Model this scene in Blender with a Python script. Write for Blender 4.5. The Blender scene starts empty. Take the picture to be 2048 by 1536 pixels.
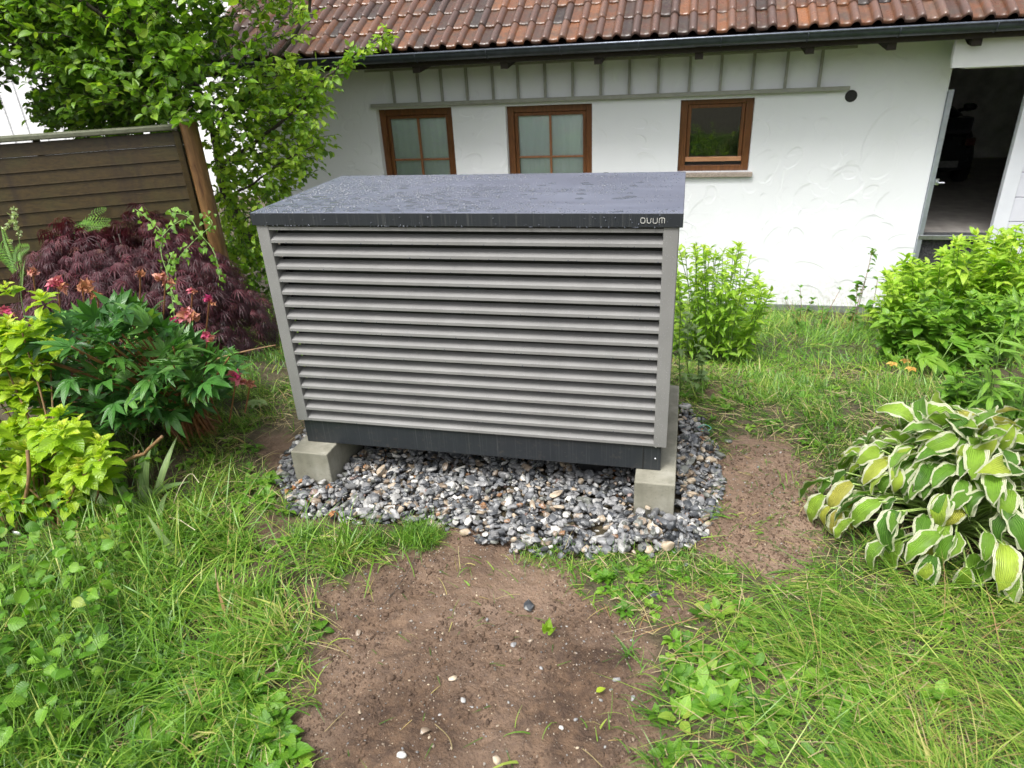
import bpy, bmesh, math, random
import numpy as np
from mathutils import Vector, Matrix, Euler

# ------------------------------------------------------------------ camera, world, sun, exposure
scene = bpy.context.scene
PI = math.pi
F_PX = 1373.8
ROT = (math.radians(63.6993), math.radians(2.897), math.radians(13.2233))
CAM = np.array([1.5076, -2.2130, 1.4635])
cam = bpy.data.cameras.new('camera')
cam.sensor_width = 36.0
cam.lens = F_PX / 2048 * 36.0
cam.clip_start = 0.05
cam.clip_end = 400
cam.dof.use_dof = True
cam.dof.focus_distance = 2.75
cam.dof.aperture_fstop = 4.2
cam_o = bpy.data.objects.new('camera', cam)
scene.collection.objects.link(cam_o)
cam_o.location = CAM
cam_o.rotation_euler = ROT
scene.camera = cam_o

SUN_EL, SUN_AZ = math.radians(62), math.radians(205)      # azimuth the light comes from
world = bpy.data.worlds.new('World')
scene.world = world
world.use_nodes = True
wn = world.node_tree.nodes; wl = world.node_tree.links
bg = wn['Background']
sky = wn.new('ShaderNodeTexSky'); sky.sky_type = 'NISHITA'
sky.sun_disc = False
sky.sun_elevation = SUN_EL; sky.sun_rotation = SUN_AZ
sky.air_density = 1.0; sky.dust_density = 6.0; sky.ozone_density = 1.0
hs = wn.new('ShaderNodeHueSaturation'); hs.inputs['Saturation'].default_value = 0.30
wl.new(sky.outputs[0], hs.inputs['Color']); wl.new(hs.outputs[0], bg.inputs['Color'])
bg.inputs['Strength'].default_value = 0.115
sun = bpy.data.lights.new('sun', 'SUN')
sun.energy = 1.5; sun.angle = math.radians(22); sun.color = (1.0, 0.985, 0.95)
sun_o = bpy.data.objects.new('sun', sun); scene.collection.objects.link(sun_o)
_sd = Vector((math.sin(SUN_AZ) * math.cos(SUN_EL), math.cos(SUN_AZ) * math.cos(SUN_EL), math.sin(SUN_EL)))
sun_o.rotation_euler = _sd.to_track_quat('Z', 'Y').to_euler()
scene.view_settings.view_transform = 'Standard'
scene.view_settings.look = 'None'
scene.view_settings.exposure = 1.15
scene.view_settings.gamma = 1.0
scene.render.resolution_x = 1024; scene.render.resolution_y = 768

# ------------------------------------------------------------------ helpers
RM = np.array(Euler(ROT, 'XYZ').to_matrix())
col = scene.collection

def ray(px, py):
    return RM @ np.array([(px - 1024) / F_PX, -(py - 768) / F_PX, -1.0])

def W(px, py, Y):                      # point on the vertical plane y = Y
    d = ray(px, py); t = (Y - CAM[1]) / d[1]
    return CAM + t * d

def gz0(y):
    y = np.asarray(y, float)
    s = np.clip(y - 0.75, 0, None)
    r = s * s / (s + 0.5)
    return np.maximum(-0.15 - 0.262 * r, -0.955)

def G(px, py, dz=0.0):                 # point where the pixel's ray meets the terrain
    d = ray(px, py); a, b = 0.3, 40.0
    for _ in range(60):
        m = (a + b) / 2; p = CAM + m * d
        if p[2] > gz0(p[1]) + dz: a = m
        else: b = m
    return CAM + a * d

def hsh(ix, iy, s):
    n = (ix.astype(np.int64) * 374761393 + iy.astype(np.int64) * 668265263 + s * 1442695041) & 0xffffffff
    n = ((n ^ (n >> 13)) * 1274126177) & 0xffffffff
    return ((n ^ (n >> 16)) & 0xffff) / 65535.0

def vnoise(x, y, s=0):
    ix, iy = np.floor(x), np.floor(y); fx, fy = x - ix, y - iy
    fx = fx * fx * (3 - 2 * fx); fy = fy * fy * (3 - 2 * fy)
    a, b = hsh(ix, iy, s), hsh(ix + 1, iy, s); c, d = hsh(ix, iy + 1, s), hsh(ix + 1, iy + 1, s)
    return (a * (1 - fx) + b * fx) * (1 - fy) + (c * (1 - fx) + d * fx) * fy

def fbm(x, y, o=4, s=0):
    v = 0; a = .5; t = 0
    for i in range(o):
        v = v + a * vnoise(x * 2 ** i, y * 2 ** i, s + i * 7); t += a; a *= .5
    return v / t

def nrm(v):
    v = np.asarray(v, float)
    return v / np.maximum(np.linalg.norm(v, axis=-1, keepdims=True), 1e-9)

def in_poly(x, y, poly):
    c = np.zeros(np.shape(x), bool); n = len(poly)
    for i in range(n):
        x1, y1 = poly[i]; x2, y2 = poly[(i + 1) % n]
        if y1 == y2: continue
        m = ((y1 > y) != (y2 > y)) & (x < (x2 - x1) * (y - y1) / (y2 - y1) + x1)
        c ^= m
    return c

def tag(o, label=None, cat=None, group=None, kind=None):
    if label: o['label'] = label
    if cat: o['category'] = cat
    if group: o['group'] = group
    if kind: o['kind'] = kind
    return o

def empty(name, loc, label, cat, group=None):
    o = bpy.data.objects.new(name, None); col.objects.link(o)
    o.location = [float(v) for v in loc]; o.empty_display_size = 0.05
    return tag(o, label, cat, group)

class MB:
    """collects verts / faces, one mesh object on build"""
    def __init__(s): s.V = []; s.F = []; s.A = []; s.M = []; s.n = 0
    def add(s, V, F, A=None, mi=0):
        V = np.asarray(V, float).reshape(-1, 3)
        s.V.append(V)
        if isinstance(F, np.ndarray): s.F.append(F + s.n); s.M.append(np.full(len(F), mi))
        else:
            for f in F: s.F.append(np.asarray([f]) + s.n); s.M.append(np.array([mi]))
        s.A.append(np.zeros((len(V), 3)) if A is None else np.asarray(A, float).reshape(-1, 3))
        s.n += len(V)
        return s
    def box(s, lo, hi, mi=0, A=None):
        x0, y0, z0 = lo; x1, y1, z1 = hi
        V = [(x0, y0, z0), (x1, y0, z0), (x1, y1, z0), (x0, y1, z0), (x0, y0, z1), (x1, y0, z1), (x1, y1, z1), (x0, y1, z1)]
        F = np.array([(0, 3, 2, 1), (4, 5, 6, 7), (0, 1, 5, 4), (1, 2, 6, 5), (2, 3, 7, 6), (3, 0, 4, 7)])
        return s.add(V, F, None if A is None else [A] * 8, mi)
    def prism(s, prof, x0, x1, axis=0, mi=0):        # profile (a,b) extruded along an axis
        n = len(prof); V = []
        for x in (x0, x1):
            for a, b in prof:
                V.append((x, a, b) if axis == 0 else (a, x, b) if axis == 1 else (a, b, x))
        F = [(i, (i + 1) % n, n + (i + 1) % n, n + i) for i in range(n)]
        F += [tuple(range(n))[::-1], tuple(range(n, 2 * n))]
        return s.add(V, F, None, mi)
    def tube(s, P, r, ns=6, mi=0, A=None):
        P = np.asarray(P, float); n = len(P)
        r = np.full(n, r) if np.isscalar(r) else np.asarray(r, float)
        T = nrm(np.gradient(P, axis=0))
        ref = np.array([0, 0, 1.0]) if abs(T[0][2]) < .9 else np.array([1.0, 0, 0])
        U = nrm(np.cross(T, ref)); B = np.cross(T, U)
        a = np.arange(ns) * 2 * PI / ns
        V = P[:, None, :] + r[:, None, None] * (np.cos(a)[None, :, None] * U[:, None, :] + np.sin(a)[None, :, None] * B[:, None, :])
        i = np.arange(n - 1)[:, None] * ns; j = np.arange(ns)[None, :]; k = (j + 1) % ns
        F = np.stack([i + j, i + k, i + ns + k, i + ns + j], -1).reshape(-1, 4)
        s.add(V.reshape(-1, 3), F, None if A is None else np.tile(A, (n * ns, 1)), mi)
        s.F.append(np.array([list(range(ns))[::-1]]) + s.n - n * ns); s.M.append(np.array([mi]))
        s.F.append(np.array([list(range(ns))]) + s.n - ns); s.M.append(np.array([mi]))
        return s
    def scatter(s, tpl, pos, fwd, up, sc, rnd, mi=0):
        """copies of a template: x across, y along fwd, z along up"""
        tv, tf, ta = tpl
        pos = np.atleast_2d(pos); N = len(pos)
        if N == 0: return s
        fwd = nrm(np.broadcast_to(fwd, (N, 3))); up = np.broadcast_to(up, (N, 3))
        rt = nrm(np.cross(fwd, up)); up = np.cross(rt, fwd)
        sc = np.asarray(sc, float)
        if sc.ndim == 0: sc = np.full((N, 3), sc)
        elif sc.ndim == 1: sc = np.repeat(sc[:, None], 3, 1)
        t = tv[None] * sc[:, None, :]
        V = pos[:, None] + t[..., 0:1] * rt[:, None] + t[..., 1:2] * fwd[:, None] + t[..., 2:3] * up[:, None]
        nv = len(tv)
        F = (tf[None] + (np.arange(N) * nv)[:, None, None]).reshape(-1, tf.shape[1])
        A = np.zeros((N, nv, 3)); A[..., 0] = ta[:, 0]; A[..., 1] = ta[:, 1]; A[..., 2] = np.asarray(rnd).reshape(-1, 1) * np.ones((N, 1))
        return s.add(V.reshape(-1, 3), F, A.reshape(-1, 3), mi)
    def build(s, name, mat, parent=None, smooth=True, bevel=0, angle=None, loc=None):
        me = bpy.data.meshes.new(name)
        V = np.concatenate(s.V); A = np.concatenate(s.A)
        org = np.zeros(3)
        if parent is not None: org = np.array(world_loc(parent))
        elif loc is not None: org = np.asarray(loc, float)
        V = V - org
        ls = np.concatenate([f.ravel() for f in s.F]); cnt = np.concatenate([np.full(len(f), f.shape[1]) for f in s.F])
        mi = np.concatenate(s.M)
        me.vertices.add(len(V)); me.vertices.foreach_set('co', V.ravel())
        me.loops.add(len(ls)); me.loops.foreach_set('vertex_index', ls.astype(np.int32))
        me.polygons.add(len(cnt)); me.polygons.foreach_set('loop_start', np.concatenate([[0], np.cumsum(cnt)[:-1]]).astype(np.int32))
        for m in (mat if isinstance(mat, (list, tuple)) else [mat]): me.materials.append(m)
        me.polygons.foreach_set('material_index', mi.astype(np.int32))
        me.polygons.foreach_set('use_smooth', np.full(len(cnt), smooth))
        me.update(calc_edges=True)
        at = me.attributes.new('lc', 'FLOAT_VECTOR', 'POINT'); at.data.foreach_set('vector', A.ravel())
        me.validate()
        o = bpy.data.objects.new(name, me); col.objects.link(o)
        if parent is not None: o.parent = parent
        elif loc is not None: o.location = org
        if bevel:
            b = o.modifiers.new('bevel', 'BEVEL'); b.width = bevel; b.segments = 2; b.limit_method = 'ANGLE'; b.angle_limit = math.radians(40)
            b.harden_normals = False
        if angle: me.set_sharp_from_angle(angle=math.radians(angle))
        return o

def world_loc(o):
    v = Vector(o.location)
    while o.parent: o = o.parent; v += o.location
    return v

def subd(P, n=4):
    """smooth a polyline"""
    P = np.asarray(P, float)
    for _ in range(n and 2):
        Q = [P[0]]
        for a, b in zip(P[:-1], P[1:]): Q += [a * .75 + b * .25, a * .25 + b * .75]
        Q.append(P[-1]); P = np.array(Q)
    return P

# ------------------------------------------------------------------ materials
class NT:
    def __init__(s, name):
        s.m = bpy.data.materials.new(name); s.m.use_nodes = True
        s.t = s.m.node_tree; s.n = s.t.nodes; s.l = s.t.links
        s.b = s.n['Principled BSDF']; s.out = s.n['Material Output']
    def new(s, t, **k):
        n = s.n.new(t)
        for a, v in k.items(): setattr(n, a, v)
        return n
    def link(s, a, b): s.l.new(a, b)
    def coord(s, scale=(1, 1, 1), src='Object'):
        if src == 'World': g = s.new('ShaderNodeNewGeometry').outputs['Position']
        else: g = s.new('ShaderNodeTexCoord').outputs[src]
        m = s.new('ShaderNodeMapping'); m.inputs['Scale'].default_value = scale; s.link(g, m.inputs[0]); return m.outputs[0]
    def noise(s, sc, det=4, rough=.55, vec=None, dist=0):
        n = s.new('ShaderNodeTexNoise'); n.inputs['Scale'].default_value = sc; n.inputs['Detail'].default_value = det
        n.inputs['Roughness'].default_value = rough; n.inputs['Distortion'].default_value = dist
        if vec is not None: s.link(vec, n.inputs['Vector'])
        return n.outputs['Fac']
    def voro(s, sc, vec=None, feature='F1', out='Distance'):
        n = s.new('ShaderNodeTexVoronoi', feature=feature); n.inputs['Scale'].default_value = sc
        if vec is not None: s.link(vec, n.inputs['Vector'])
        return n.outputs[out]
    def ramp(s, fac, stops, interp='LINEAR'):
        r = s.new('ShaderNodeValToRGB'); r.color_ramp.interpolation = interp; e = r.color_ramp.elements
        while len(e) < len(stops): e.new(.5)
        for i, (p, c) in enumerate(stops):
            e[i].position = p; e[i].color = (c[0], c[1], c[2], 1) if hasattr(c, '__len__') else (c, c, c, 1)
        s.link(fac, r.inputs[0]); return r.outputs[0]
    def math(s, op, a, b=None, c=None, clamp=False):
        m = s.new('ShaderNodeMath', operation=op); m.use_clamp = clamp
        for i, v in enumerate((a, b, c)):
            if v is None: continue
            if isinstance(v, (int, float)): m.inputs[i].default_value = v
            else: s.link(v, m.inputs[i])
        return m.outputs[0]
    def mix(s, fac, a, b, mode='MIX'):
        m = s.new('ShaderNodeMix', data_type='RGBA', blend_type=mode)
        for i, v in ((0, fac), (6, a), (7, b)):
            if isinstance(v, (int, float)): m.inputs[i].default_value = v
            elif isinstance(v, tuple): m.inputs[i].default_value = (*v, 1)
            else: s.link(v, m.inputs[i])
        return m.outputs[2]
    def bump(s, h, st=.3, dist=.01, prev=None):
        b = s.new('ShaderNodeBump'); b.inputs['Strength'].default_value = st; b.inputs['Distance'].default_value = dist
        s.link(h, b.inputs['Height'])
        if prev is not None: s.link(prev, b.inputs['Normal'])
        return b.outputs[0]
    def set(s, **k):
        for a, v in k.items():
            i = s.b.inputs[{'color': 'Base Color', 'rough': 'Roughness', 'metal': 'Metallic', 'normal': 'Normal', 'spec': 'Specular IOR Level',
                            'coat': 'Coat Weight', 'coatr': 'Coat Roughness', 'trans': 'Transmission Weight', 'ior': 'IOR', 'alpha': 'Alpha'}[a]]
            if isinstance(v, (int, float)): i.default_value = v
            elif isinstance(v, tuple): i.default_value = (*v, 1)
            else: s.link(v, i)
        return s
    def lc(s):
        a = s.new('ShaderNodeAttribute', attribute_name='lc'); x = s.new('ShaderNodeSeparateXYZ'); s.link(a.outputs['Vector'], x.inputs[0])
        return x.outputs

def leaf_mat(name, stops, rough=.38, transl=.35, vein=.5, tcol=(1.25, 1.3, .55), spots=0.0, midrib=True, spec=.5):
    m = NT(name); x, y, r = m.lc()
    c = m.ramp(r, stops)
    n = m.noise(14, 3, vec=m.coord(src='World'))
    c = m.mix(.35, c, m.mix(1.0, c, m.ramp(n, [(.3, .6), (.7, 1.45)]), 'MULTIPLY'))
    if midrib:
        ax = m.math('ABSOLUTE', x)
        mr = m.math('LESS_THAN', ax, .09)
        c = m.mix(m.math('MULTIPLY', mr, .35), c, m.mix(1.0, c, (1.7, 1.55, 1.3), 'MULTIPLY'))
        vv = m.math('SINE', m.math('MULTIPLY', m.math('SUBTRACT', m.math('MULTIPLY', y, 1.0), m.math('MULTIPLY', ax, .25)), 48))
        m.set(normal=m.bump(m.math('ADD', m.math('MULTIPLY', vv, .5), ax), vein, .0012))
    if spots:
        sp = m.noise(60, 2, vec=m.coord(src='World'))
        c = m.mix(m.math('MULTIPLY', m.ramp(sp, [(.62, 0.0), (.7, 1.0)]), spots), c, (.22, .13, .04))
    m.set(color=c, rough=rough, spec=spec)
    tr = m.new('ShaderNodeBsdfTranslucent'); m.link(m.mix(1.0, c, tcol, 'MULTIPLY'), tr.inputs[0])
    mx = m.new('ShaderNodeMixShader'); mx.inputs[0].default_value = transl
    m.link(m.b.outputs[0], mx.inputs[1]); m.link(tr.outputs[0], mx.inputs[2]); m.link(mx.outputs[0], m.out.inputs[0])
    return m.m

M = {}
def mat_simple(name, c, rough=.5, metal=0, nsc=30, var=.25, bst=.1, bd=.002, spec=.5):
    m = NT(name); v = m.coord()
    n = m.noise(nsc, 5, vec=v)
    m.set(color=m.mix(1.0, c, m.ramp(n, [(.3, 1 - var), (.7, 1 + var)]), 'MULTIPLY'), rough=rough, metal=metal, normal=m.bump(n, bst, bd), spec=spec)
    M[name] = m.m; return m.m

mat_simple('plastic_black', (.012, .012, .013), .45)
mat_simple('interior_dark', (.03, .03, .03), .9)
mat_simple('rubber', (.015, .015, .015), .7)
mat_simple('metal_strip', (.42, .46, .52), .35, .6, 20, .1)
mat_simple('steel', (.55, .57, .6), .3, .9, 40, .15)
mat_simple('white_paint', (.78, .79, .8), .5, 0, 6, .04, .04)
mat_simple('rafter_wood', (.028, .02, .015), .7, 0, 30, .3)
mat_simple('trellis_metal', (.29, .295, .255), .55, 0, 20, .12)
mat_simple('carpaint', (.012, .014, .018), .15, 0, 3, .1, 0)
mat_simple('stem_green', (.13, .22, .05), .5, 0, 30, .3)
mat_simple('stem_red', (.30, .13, .06), .5, 0, 30, .35)
mat_simple('stem_wood', (.20, .115, .05), .65, 0, 60, .4, .4)
mat_simple('petiole', (.30, .42, .12), .4, 0, 30, .2)
mat_simple('bark', (.06, .048, .038), .8, 0, 50, .45, .8, .006)
mat_simple('dark_soil', (.05, .036, .025), .9, 0, 50, .4, .6)

def m_powder(name, c, rough, drops=0.0, top=False):
    m = NT(name); v = m.coord()
    n = m.noise(5, 4, vec=v); f = m.noise(900, 2, vec=v)
    cc = m.mix(1.0, c, m.ramp(n, [(.3, .9), (.7, 1.1)]), 'MULTIPLY')
    h = m.bump(f, .05, .0006)
    if drops:
        d = m.voro(230, v); mask = m.math('GREATER_THAN', m.voro(230, v, out='Color'), 1 - drops)
        dd = m.math('MULTIPLY', m.ramp(d, [(0, 1.0), (.3, .0)]), mask)
        h = m.bump(dd, .8, .002, h)
        cc = m.mix(m.math('MULTIPLY', m.math('GREATER_THAN', dd, .45), .5), cc, (.62, .64, .64))  # pale glint of each drop painted into the colour
        dr = m.noise(3, 3, vec=m.coord((60, 1, .5)))
        cc = m.mix(m.math('MULTIPLY', m.ramp(dr, [(.55, 0.0), (.7, 1.0)]), .12), cc, (.3, .3, .28))
    wz = m.new('ShaderNodeSeparateXYZ'); m.link(m.coord(src='World'), wz.inputs[0])
    low = m.math('SUBTRACT', 1, m.math('MULTIPLY', wz.outputs[2], 4.5), clamp=True)
    cc = m.mix(m.math('MULTIPLY', low, m.ramp(m.noise(55, 5, vec=v), [(.58, 0.0), (.75, .22)])), cc, (.16, .13, .10))
    m.set(color=cc, rough=m.math('ADD', m.math('MULTIPLY', n, .16), rough - .08), normal=h)
    M[name] = m.m
m_powder('grey_powder', (.22, .218, .213), .42, .28)
m_powder('dark_powder', (.022, .026, .031), .38, .10)

def m_lid():
    m = NT('lid_top'); v = m.coord(); x = m.new('ShaderNodeSeparateXYZ'); m.link(v, x.inputs[0])
    n = m.noise(2.2, 4, vec=v, dist=.8); st = m.noise(3, 5, vec=m.coord((1, 7, 1)), dist=.6)
    c = m.mix(m.ramp(st, [(.4, 0.0), (.75, 1.0)]), (.095, .108, .150), (.145, .160, .210))  # sky sheen on the dark lid put into a lighter, bluer base colour
    m.set(color=c, rough=m.ramp(m.math('ADD', m.math('MULTIPLY', st, .5), m.math('MULTIPLY', n, .5)), [(.3, .30), (.7, .50)]), spec=.75,
          normal=m.bump(m.noise(240, 3, vec=v), .07, .001), coat=.2, coatr=.2)
    M['lid_top'] = m.m
    m = NT('water'); m.set(color=(.07, .08, .10), rough=.13, spec=.7); M['water'] = m.m
m_lid()

def m_concrete():
    m = NT('concrete'); v = m.coord()
    n = m.noise(7, 8, .65, v); p = m.noise(90, 4, .7, v); st = m.noise(3, 4, vec=m.coord((5, 5, .8)))
    c = m.ramp(n, [(.25, (.16, .15, .115)), (.5, (.25, .24, .19)), (.75, (.34, .33, .28))])
    c = m.mix(m.math('MULTIPLY', m.ramp(p, [(.6, 0.0), (.72, 1.0)]), .6), c, (.08, .075, .06))
    c = m.mix(m.math('MULTIPLY', m.ramp(st, [(.45, 0.0), (.65, 1.0)]), .35), c, (.10, .10, .07))
    m.set(color=c, rough=.72, normal=m.bump(p, .5, .003, m.bump(n, .3, .01))); M['concrete'] = m.m
m_concrete()

def m_stucco():
    m = NT('stucco'); v = m.coord((1, 1, 1))
    w = m.new('ShaderNodeVectorMath', operation='ADD'); nn = m.new('ShaderNodeTexNoise'); nn.inputs['Scale'].default_value = .7
    m.link(v, nn.inputs['Vector']); m.link(v, w.inputs[0]); m.link(nn.outputs['Color'], w.inputs[1]); vv = w.outputs[0]
    h = None
    for i, (sc, r) in enumerate(((3.9, .42), (5.2, .44), (3.0, .46))):
        mp = m.new('ShaderNodeMapping'); mp.inputs['Location'].default_value = (i * 3.3, i, i * 1.7); m.link(vv, mp.inputs[0])
        d = m.voro(sc, mp.outputs[0])
        e = m.math('SUBTRACT', d, r); e = m.math('MULTIPLY', m.math('LESS_THAN', e, 0), m.math('ADD', 1, m.math('MULTIPLY', e, 16)), None)
        e = m.math('MAXIMUM', e, 0)
        k = m.ramp(m.noise(2.3 + i, 2, vec=mp.outputs[0]), [(.45, 0.0), (.60, 1.0)])
        e = m.math('MULTIPLY', e, k); h = e if h is None else m.math('MAXIMUM', h, e)
    fine = m.noise(60, 5, vec=v)
    st = m.noise(2.0, 4, vec=m.coord((1, 1, .35)))
    c = m.mix(m.math('MULTIPLY', m.ramp(st, [(.45, 0.0), (.7, 1.0)]), .35), (.79, .81, .84), (.72, .74, .755))
    zz = m.new('ShaderNodeSeparateXYZ'); m.link(m.coord(src='World'), zz.inputs[0])
    spl = m.math('MULTIPLY', m.ramp(m.math('ADD', zz.outputs[2], m.math('MULTIPLY', m.noise(9, 5, vec=v), .5)), [(-0.0, 1.0), (.01, 1.0)]), 1.0)
    dz = m.math('SUBTRACT', 1, m.math('MULTIPLY', m.math('ADD', zz.outputs[2], .90), 3.2), clamp=True)
    c = m.mix(m.math('MULTIPLY', dz, m.ramp(m.noise(30, 5, vec=v), [(.45, 0.0), (.7, .7)])), c, (.38, .34, .27))
    m.set(color=c, rough=.85, normal=m.bump(fine, .25, .003, m.bump(h, .30, .012))); M['stucco'] = m.m
m_stucco()

def m_tile():
    m = NT('roof_tile'); x, y, r = m.lc(); v = m.coord()
    c = m.ramp(r, [(0, (.026, .018, .016)), (.22, (.062, .030, .020)), (.45, (.105, .044, .023)), (.7, (.155, .062, .028)), (.88, (.23, .092, .036)), (1, (.10, .065, .05))])
    n = m.noise(9, 6, .65, v); n2 = m.noise(34, 5, .7, v)
    c = m.mix(m.math('MULTIPLY', m.ramp(n, [(.42, 0.0), (.66, 1.0)]), .72), c, (.042, .035, .03))
    c = m.mix(m.math('MULTIPLY', m.ramp(n2, [(.56, 0.0), (.7, 1.0)]), .5), c, (.15, .145, .085))
    c = m.mix(m.math('MULTIPLY', m.ramp(x, [(.35, 0.0), (.8, 1.0)]), .45), c, (.16, .10, .085))
    m.set(color=c, rough=m.ramp(n, [(.35, .24), (.65, .5)]), spec=.6, normal=m.bump(n2, .35, .004), coat=.12, coatr=.15); M['roof_tile'] = m.m
m_tile()

def m_wood(name, a, b, sc=(3, 40, 40), rough=.5, streak=0):
    m = NT(name); v = m.coord(sc); n = m.noise(1.5, 6, .6, v, 1.2)
    c = m.ramp(n, [(.3, a), (.7, b)])
    if streak:
        s1 = m.noise(7, 4, vec=m.coord((2.2, 2.2, .15)))
        c = m.mix(m.math('MULTIPLY', m.ramp(s1, [(.5, 0.0), (.68, 1.0)]), streak), c, (.02, .011, .006))
        s2 = m.noise(5, 5, vec=m.coord((1, 1, 1)))
        c = m.mix(m.math('MULTIPLY', m.ramp(s2, [(.5, 0.0), (.75, 1.0)]), .45), c, (.055, .055, .012))
    m.set(color=c, rough=rough, normal=m.bump(n, .35, .003)); M[name] = m.m
m_wood('window_wood', (.10, .040, .016), (.22, .088, .032), (40, 40, 4), .32)
m_wood('window_sill_wood', (.45, .21, .10), (.62, .34, .19), (4, 40, 40), .3)
m_wood('fence_board', (.026, .016, .004), (.066, .042, .011), (2, 30, 40), .45, .65)
m_wood('fence_post', (.07, .032, .012), (.27, .145, .055), (25, 25, 2.5), .45, .25)
m_wood('weathered_wood', (.07, .08, .045), (.145, .15, .10), (2, 40, 40), .6)

def m_stone_sill():
    m = NT('granite'); v = m.coord(); d = m.voro(180, v, out='Color')
    m.set(color=m.ramp(d, [(0, (.16, .13, .11)), (.5, (.34, .28, .24)), (1, (.50, .42, .36))]), rough=.55); M['granite'] = m.m
m_stone_sill()

def m_glass():
    m = NT('window_glass')
    gl = m.new('ShaderNodeBsdfGlossy'); gl.inputs['Roughness'].default_value = .02; gl.inputs['Color'].default_value = (.9, .95, .93, 1)
    tr = m.new('ShaderNodeBsdfTransparent'); tr.inputs[0].default_value = (.93, .96, .95, 1)
    fr = m.new('ShaderNodeFresnel'); fr.inputs[0].default_value = 1.6
    mx = m.new('ShaderNodeMixShader'); m.link(fr.outputs[0], mx.inputs[0]); m.link(tr.outputs[0], mx.inputs[1]); m.link(gl.outputs[0], mx.inputs[2])
    m.link(mx.outputs[0], m.out.inputs[0]); M['window_glass'] = m.m
    m = NT('curtain'); v = m.coord((120, 1, 2)); n = m.noise(1, 3, vec=v); n2 = m.noise(5, 3, vec=m.coord())
    m.set(color=m.mix(n2, (.84, .87, .88), (.90, .92, .92)), rough=.8, normal=m.bump(n, .3, .004)); M['curtain'] = m.m
m_glass()

def m_ground():
    m = NT('ground'); x, y, r = m.lc(); v = m.coord()                     # x: 0 under grass .. 1 bare mud, y: wetness
    n = m.noise(3.2, 6, .6, v); n2 = m.noise(28, 6, .7, v); n3 = m.noise(150, 3, .6, v)
    mud = m.ramp(n, [(.3, (.060, .035, .020)), (.5, (.112, .067, .039)), (.7, (.172, .108, .066))])
    mud = m.mix(m.math('MULTIPLY', m.ramp(n2, [(.42, 0.0), (.60, 1.0)]), .7), mud, (.036, .021, .015))
    mud = m.mix(m.math('MULTIPLY', m.ramp(n3, [(.64, 0.0), (.72, 1.0)]), .55), mud, (.33, .27, .20))
    wet = m.mix(.72, mud, (.28, .192, .135))
    mud = m.mix(y, mud, wet)
    under = m.ramp(n2, [(.3, (.042, .034, .018)), (.6, (.085, .066, .036)), (.8, (.14, .11, .06))])
    c = m.mix(x, under, mud)
    v1 = m.voro(70, v)
    rr = m.math('SUBTRACT', .78, m.math('MULTIPLY', y, .40))
    m.set(color=c, rough=m.math('ADD', rr, m.math('MULTIPLY', m.math('SUBTRACT', n2, .5), .3)), spec=.45,
          normal=m.bump(v1, .4, .006, m.bump(n3, .7, .005, m.bump(n2, .9, .016)))); M['ground'] = m.m
m_ground()

def m_stone():
    m = NT('stone'); x, y, r = m.lc(); v = m.coord()
    c = m.ramp(r, [(0, (.045, .049, .055)), (.12, (.085, .09, .098)), (.28, (.14, .144, .15)), (.46, (.20, .20, .203)), (.63, (.28, .277, .268)),
                   (.70, (.13, .135, .12)), (.77, (.22, .17, .125)), (.835, (.36, .29, .21)), (.89, (.25, .135, .07)), (.91, (.50, .49, .46)), (.965, (.19, .13, .115)), (.98, (.06, .065, .075))], 'CONSTANT')
    n = m.noise(38, 5, .6, v); n2 = m.noise(11, 2, .5, v, 1.5)
    c = m.mix(1.0, c, m.ramp(n, [(.3, .55), (.7, 1.5)]), 'MULTIPLY')
    vein = m.math('SUBTRACT', 1, m.math('MULTIPLY', m.math('ABSOLUTE', m.math('SUBTRACT', n2, .5)), 45), clamp=True)
    c = m.mix(m.math('MULTIPLY', vein, .55), c, (.45, .45, .43))
    m.set(color=c, rough=m.ramp(n, [(.3, .28), (.7, .6)]), normal=m.bump(n, .4, .003)); M['stone'] = m.m
m_stone()

# leaf colour families (dark .. light, by plant)
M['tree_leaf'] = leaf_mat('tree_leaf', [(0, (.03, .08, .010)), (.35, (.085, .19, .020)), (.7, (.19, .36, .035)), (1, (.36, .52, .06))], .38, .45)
M['maple_leaf'] = leaf_mat('maple_leaf', [(0, (.022, .006, .010)), (.5, (.060, .014, .022)), (.85, (.13, .03, .042)), (1, (.14, .06, .04))], .36, .18, tcol=(1.4, .5, .6))
M['peony_leaf'] = leaf_mat('peony_leaf', [(0, (.025, .09, .018)), (.5, (.060, .18, .032)), (.85, (.13, .29, .05)), (1, (.25, .38, .07))], .30, .25, spec=.45)
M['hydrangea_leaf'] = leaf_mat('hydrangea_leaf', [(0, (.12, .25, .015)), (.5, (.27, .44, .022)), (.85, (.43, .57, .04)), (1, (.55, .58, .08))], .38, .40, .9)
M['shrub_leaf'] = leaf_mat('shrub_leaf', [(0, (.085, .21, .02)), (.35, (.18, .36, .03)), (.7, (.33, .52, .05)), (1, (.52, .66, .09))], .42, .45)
M['dark_shrub_leaf'] = leaf_mat('dark_shrub_leaf', [(0, (.05, .14, .015)), (.5, (.12, .28, .025)), (1, (.26, .43, .05))], .38, .38)
M['weed_leaf'] = leaf_mat('weed_leaf', [(0, (.045, .14, .012)), (.5, (.11, .27, .020)), (.85, (.22, .40, .04)), (1, (.36, .42, .08))], .42, .4)
M['vine_leaf'] = leaf_mat('vine_leaf', [(0, (.11, .26, .03)), (1, (.24, .42, .06))], .42, .4)
M['grass_blade'] = leaf_mat('grass_blade', [(0, (.026, .080, .010)), (.25, (.062, .165, .015)), (.5, (.125, .275, .026)), (.72, (.23, .38, .045)), (.86, (.40, .45, .10)), (.94, (.48, .42, .16)), (1, (.34, .21, .10))], .40, .30, midrib=False, tcol=(1.05, 1.2, .65))
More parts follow.
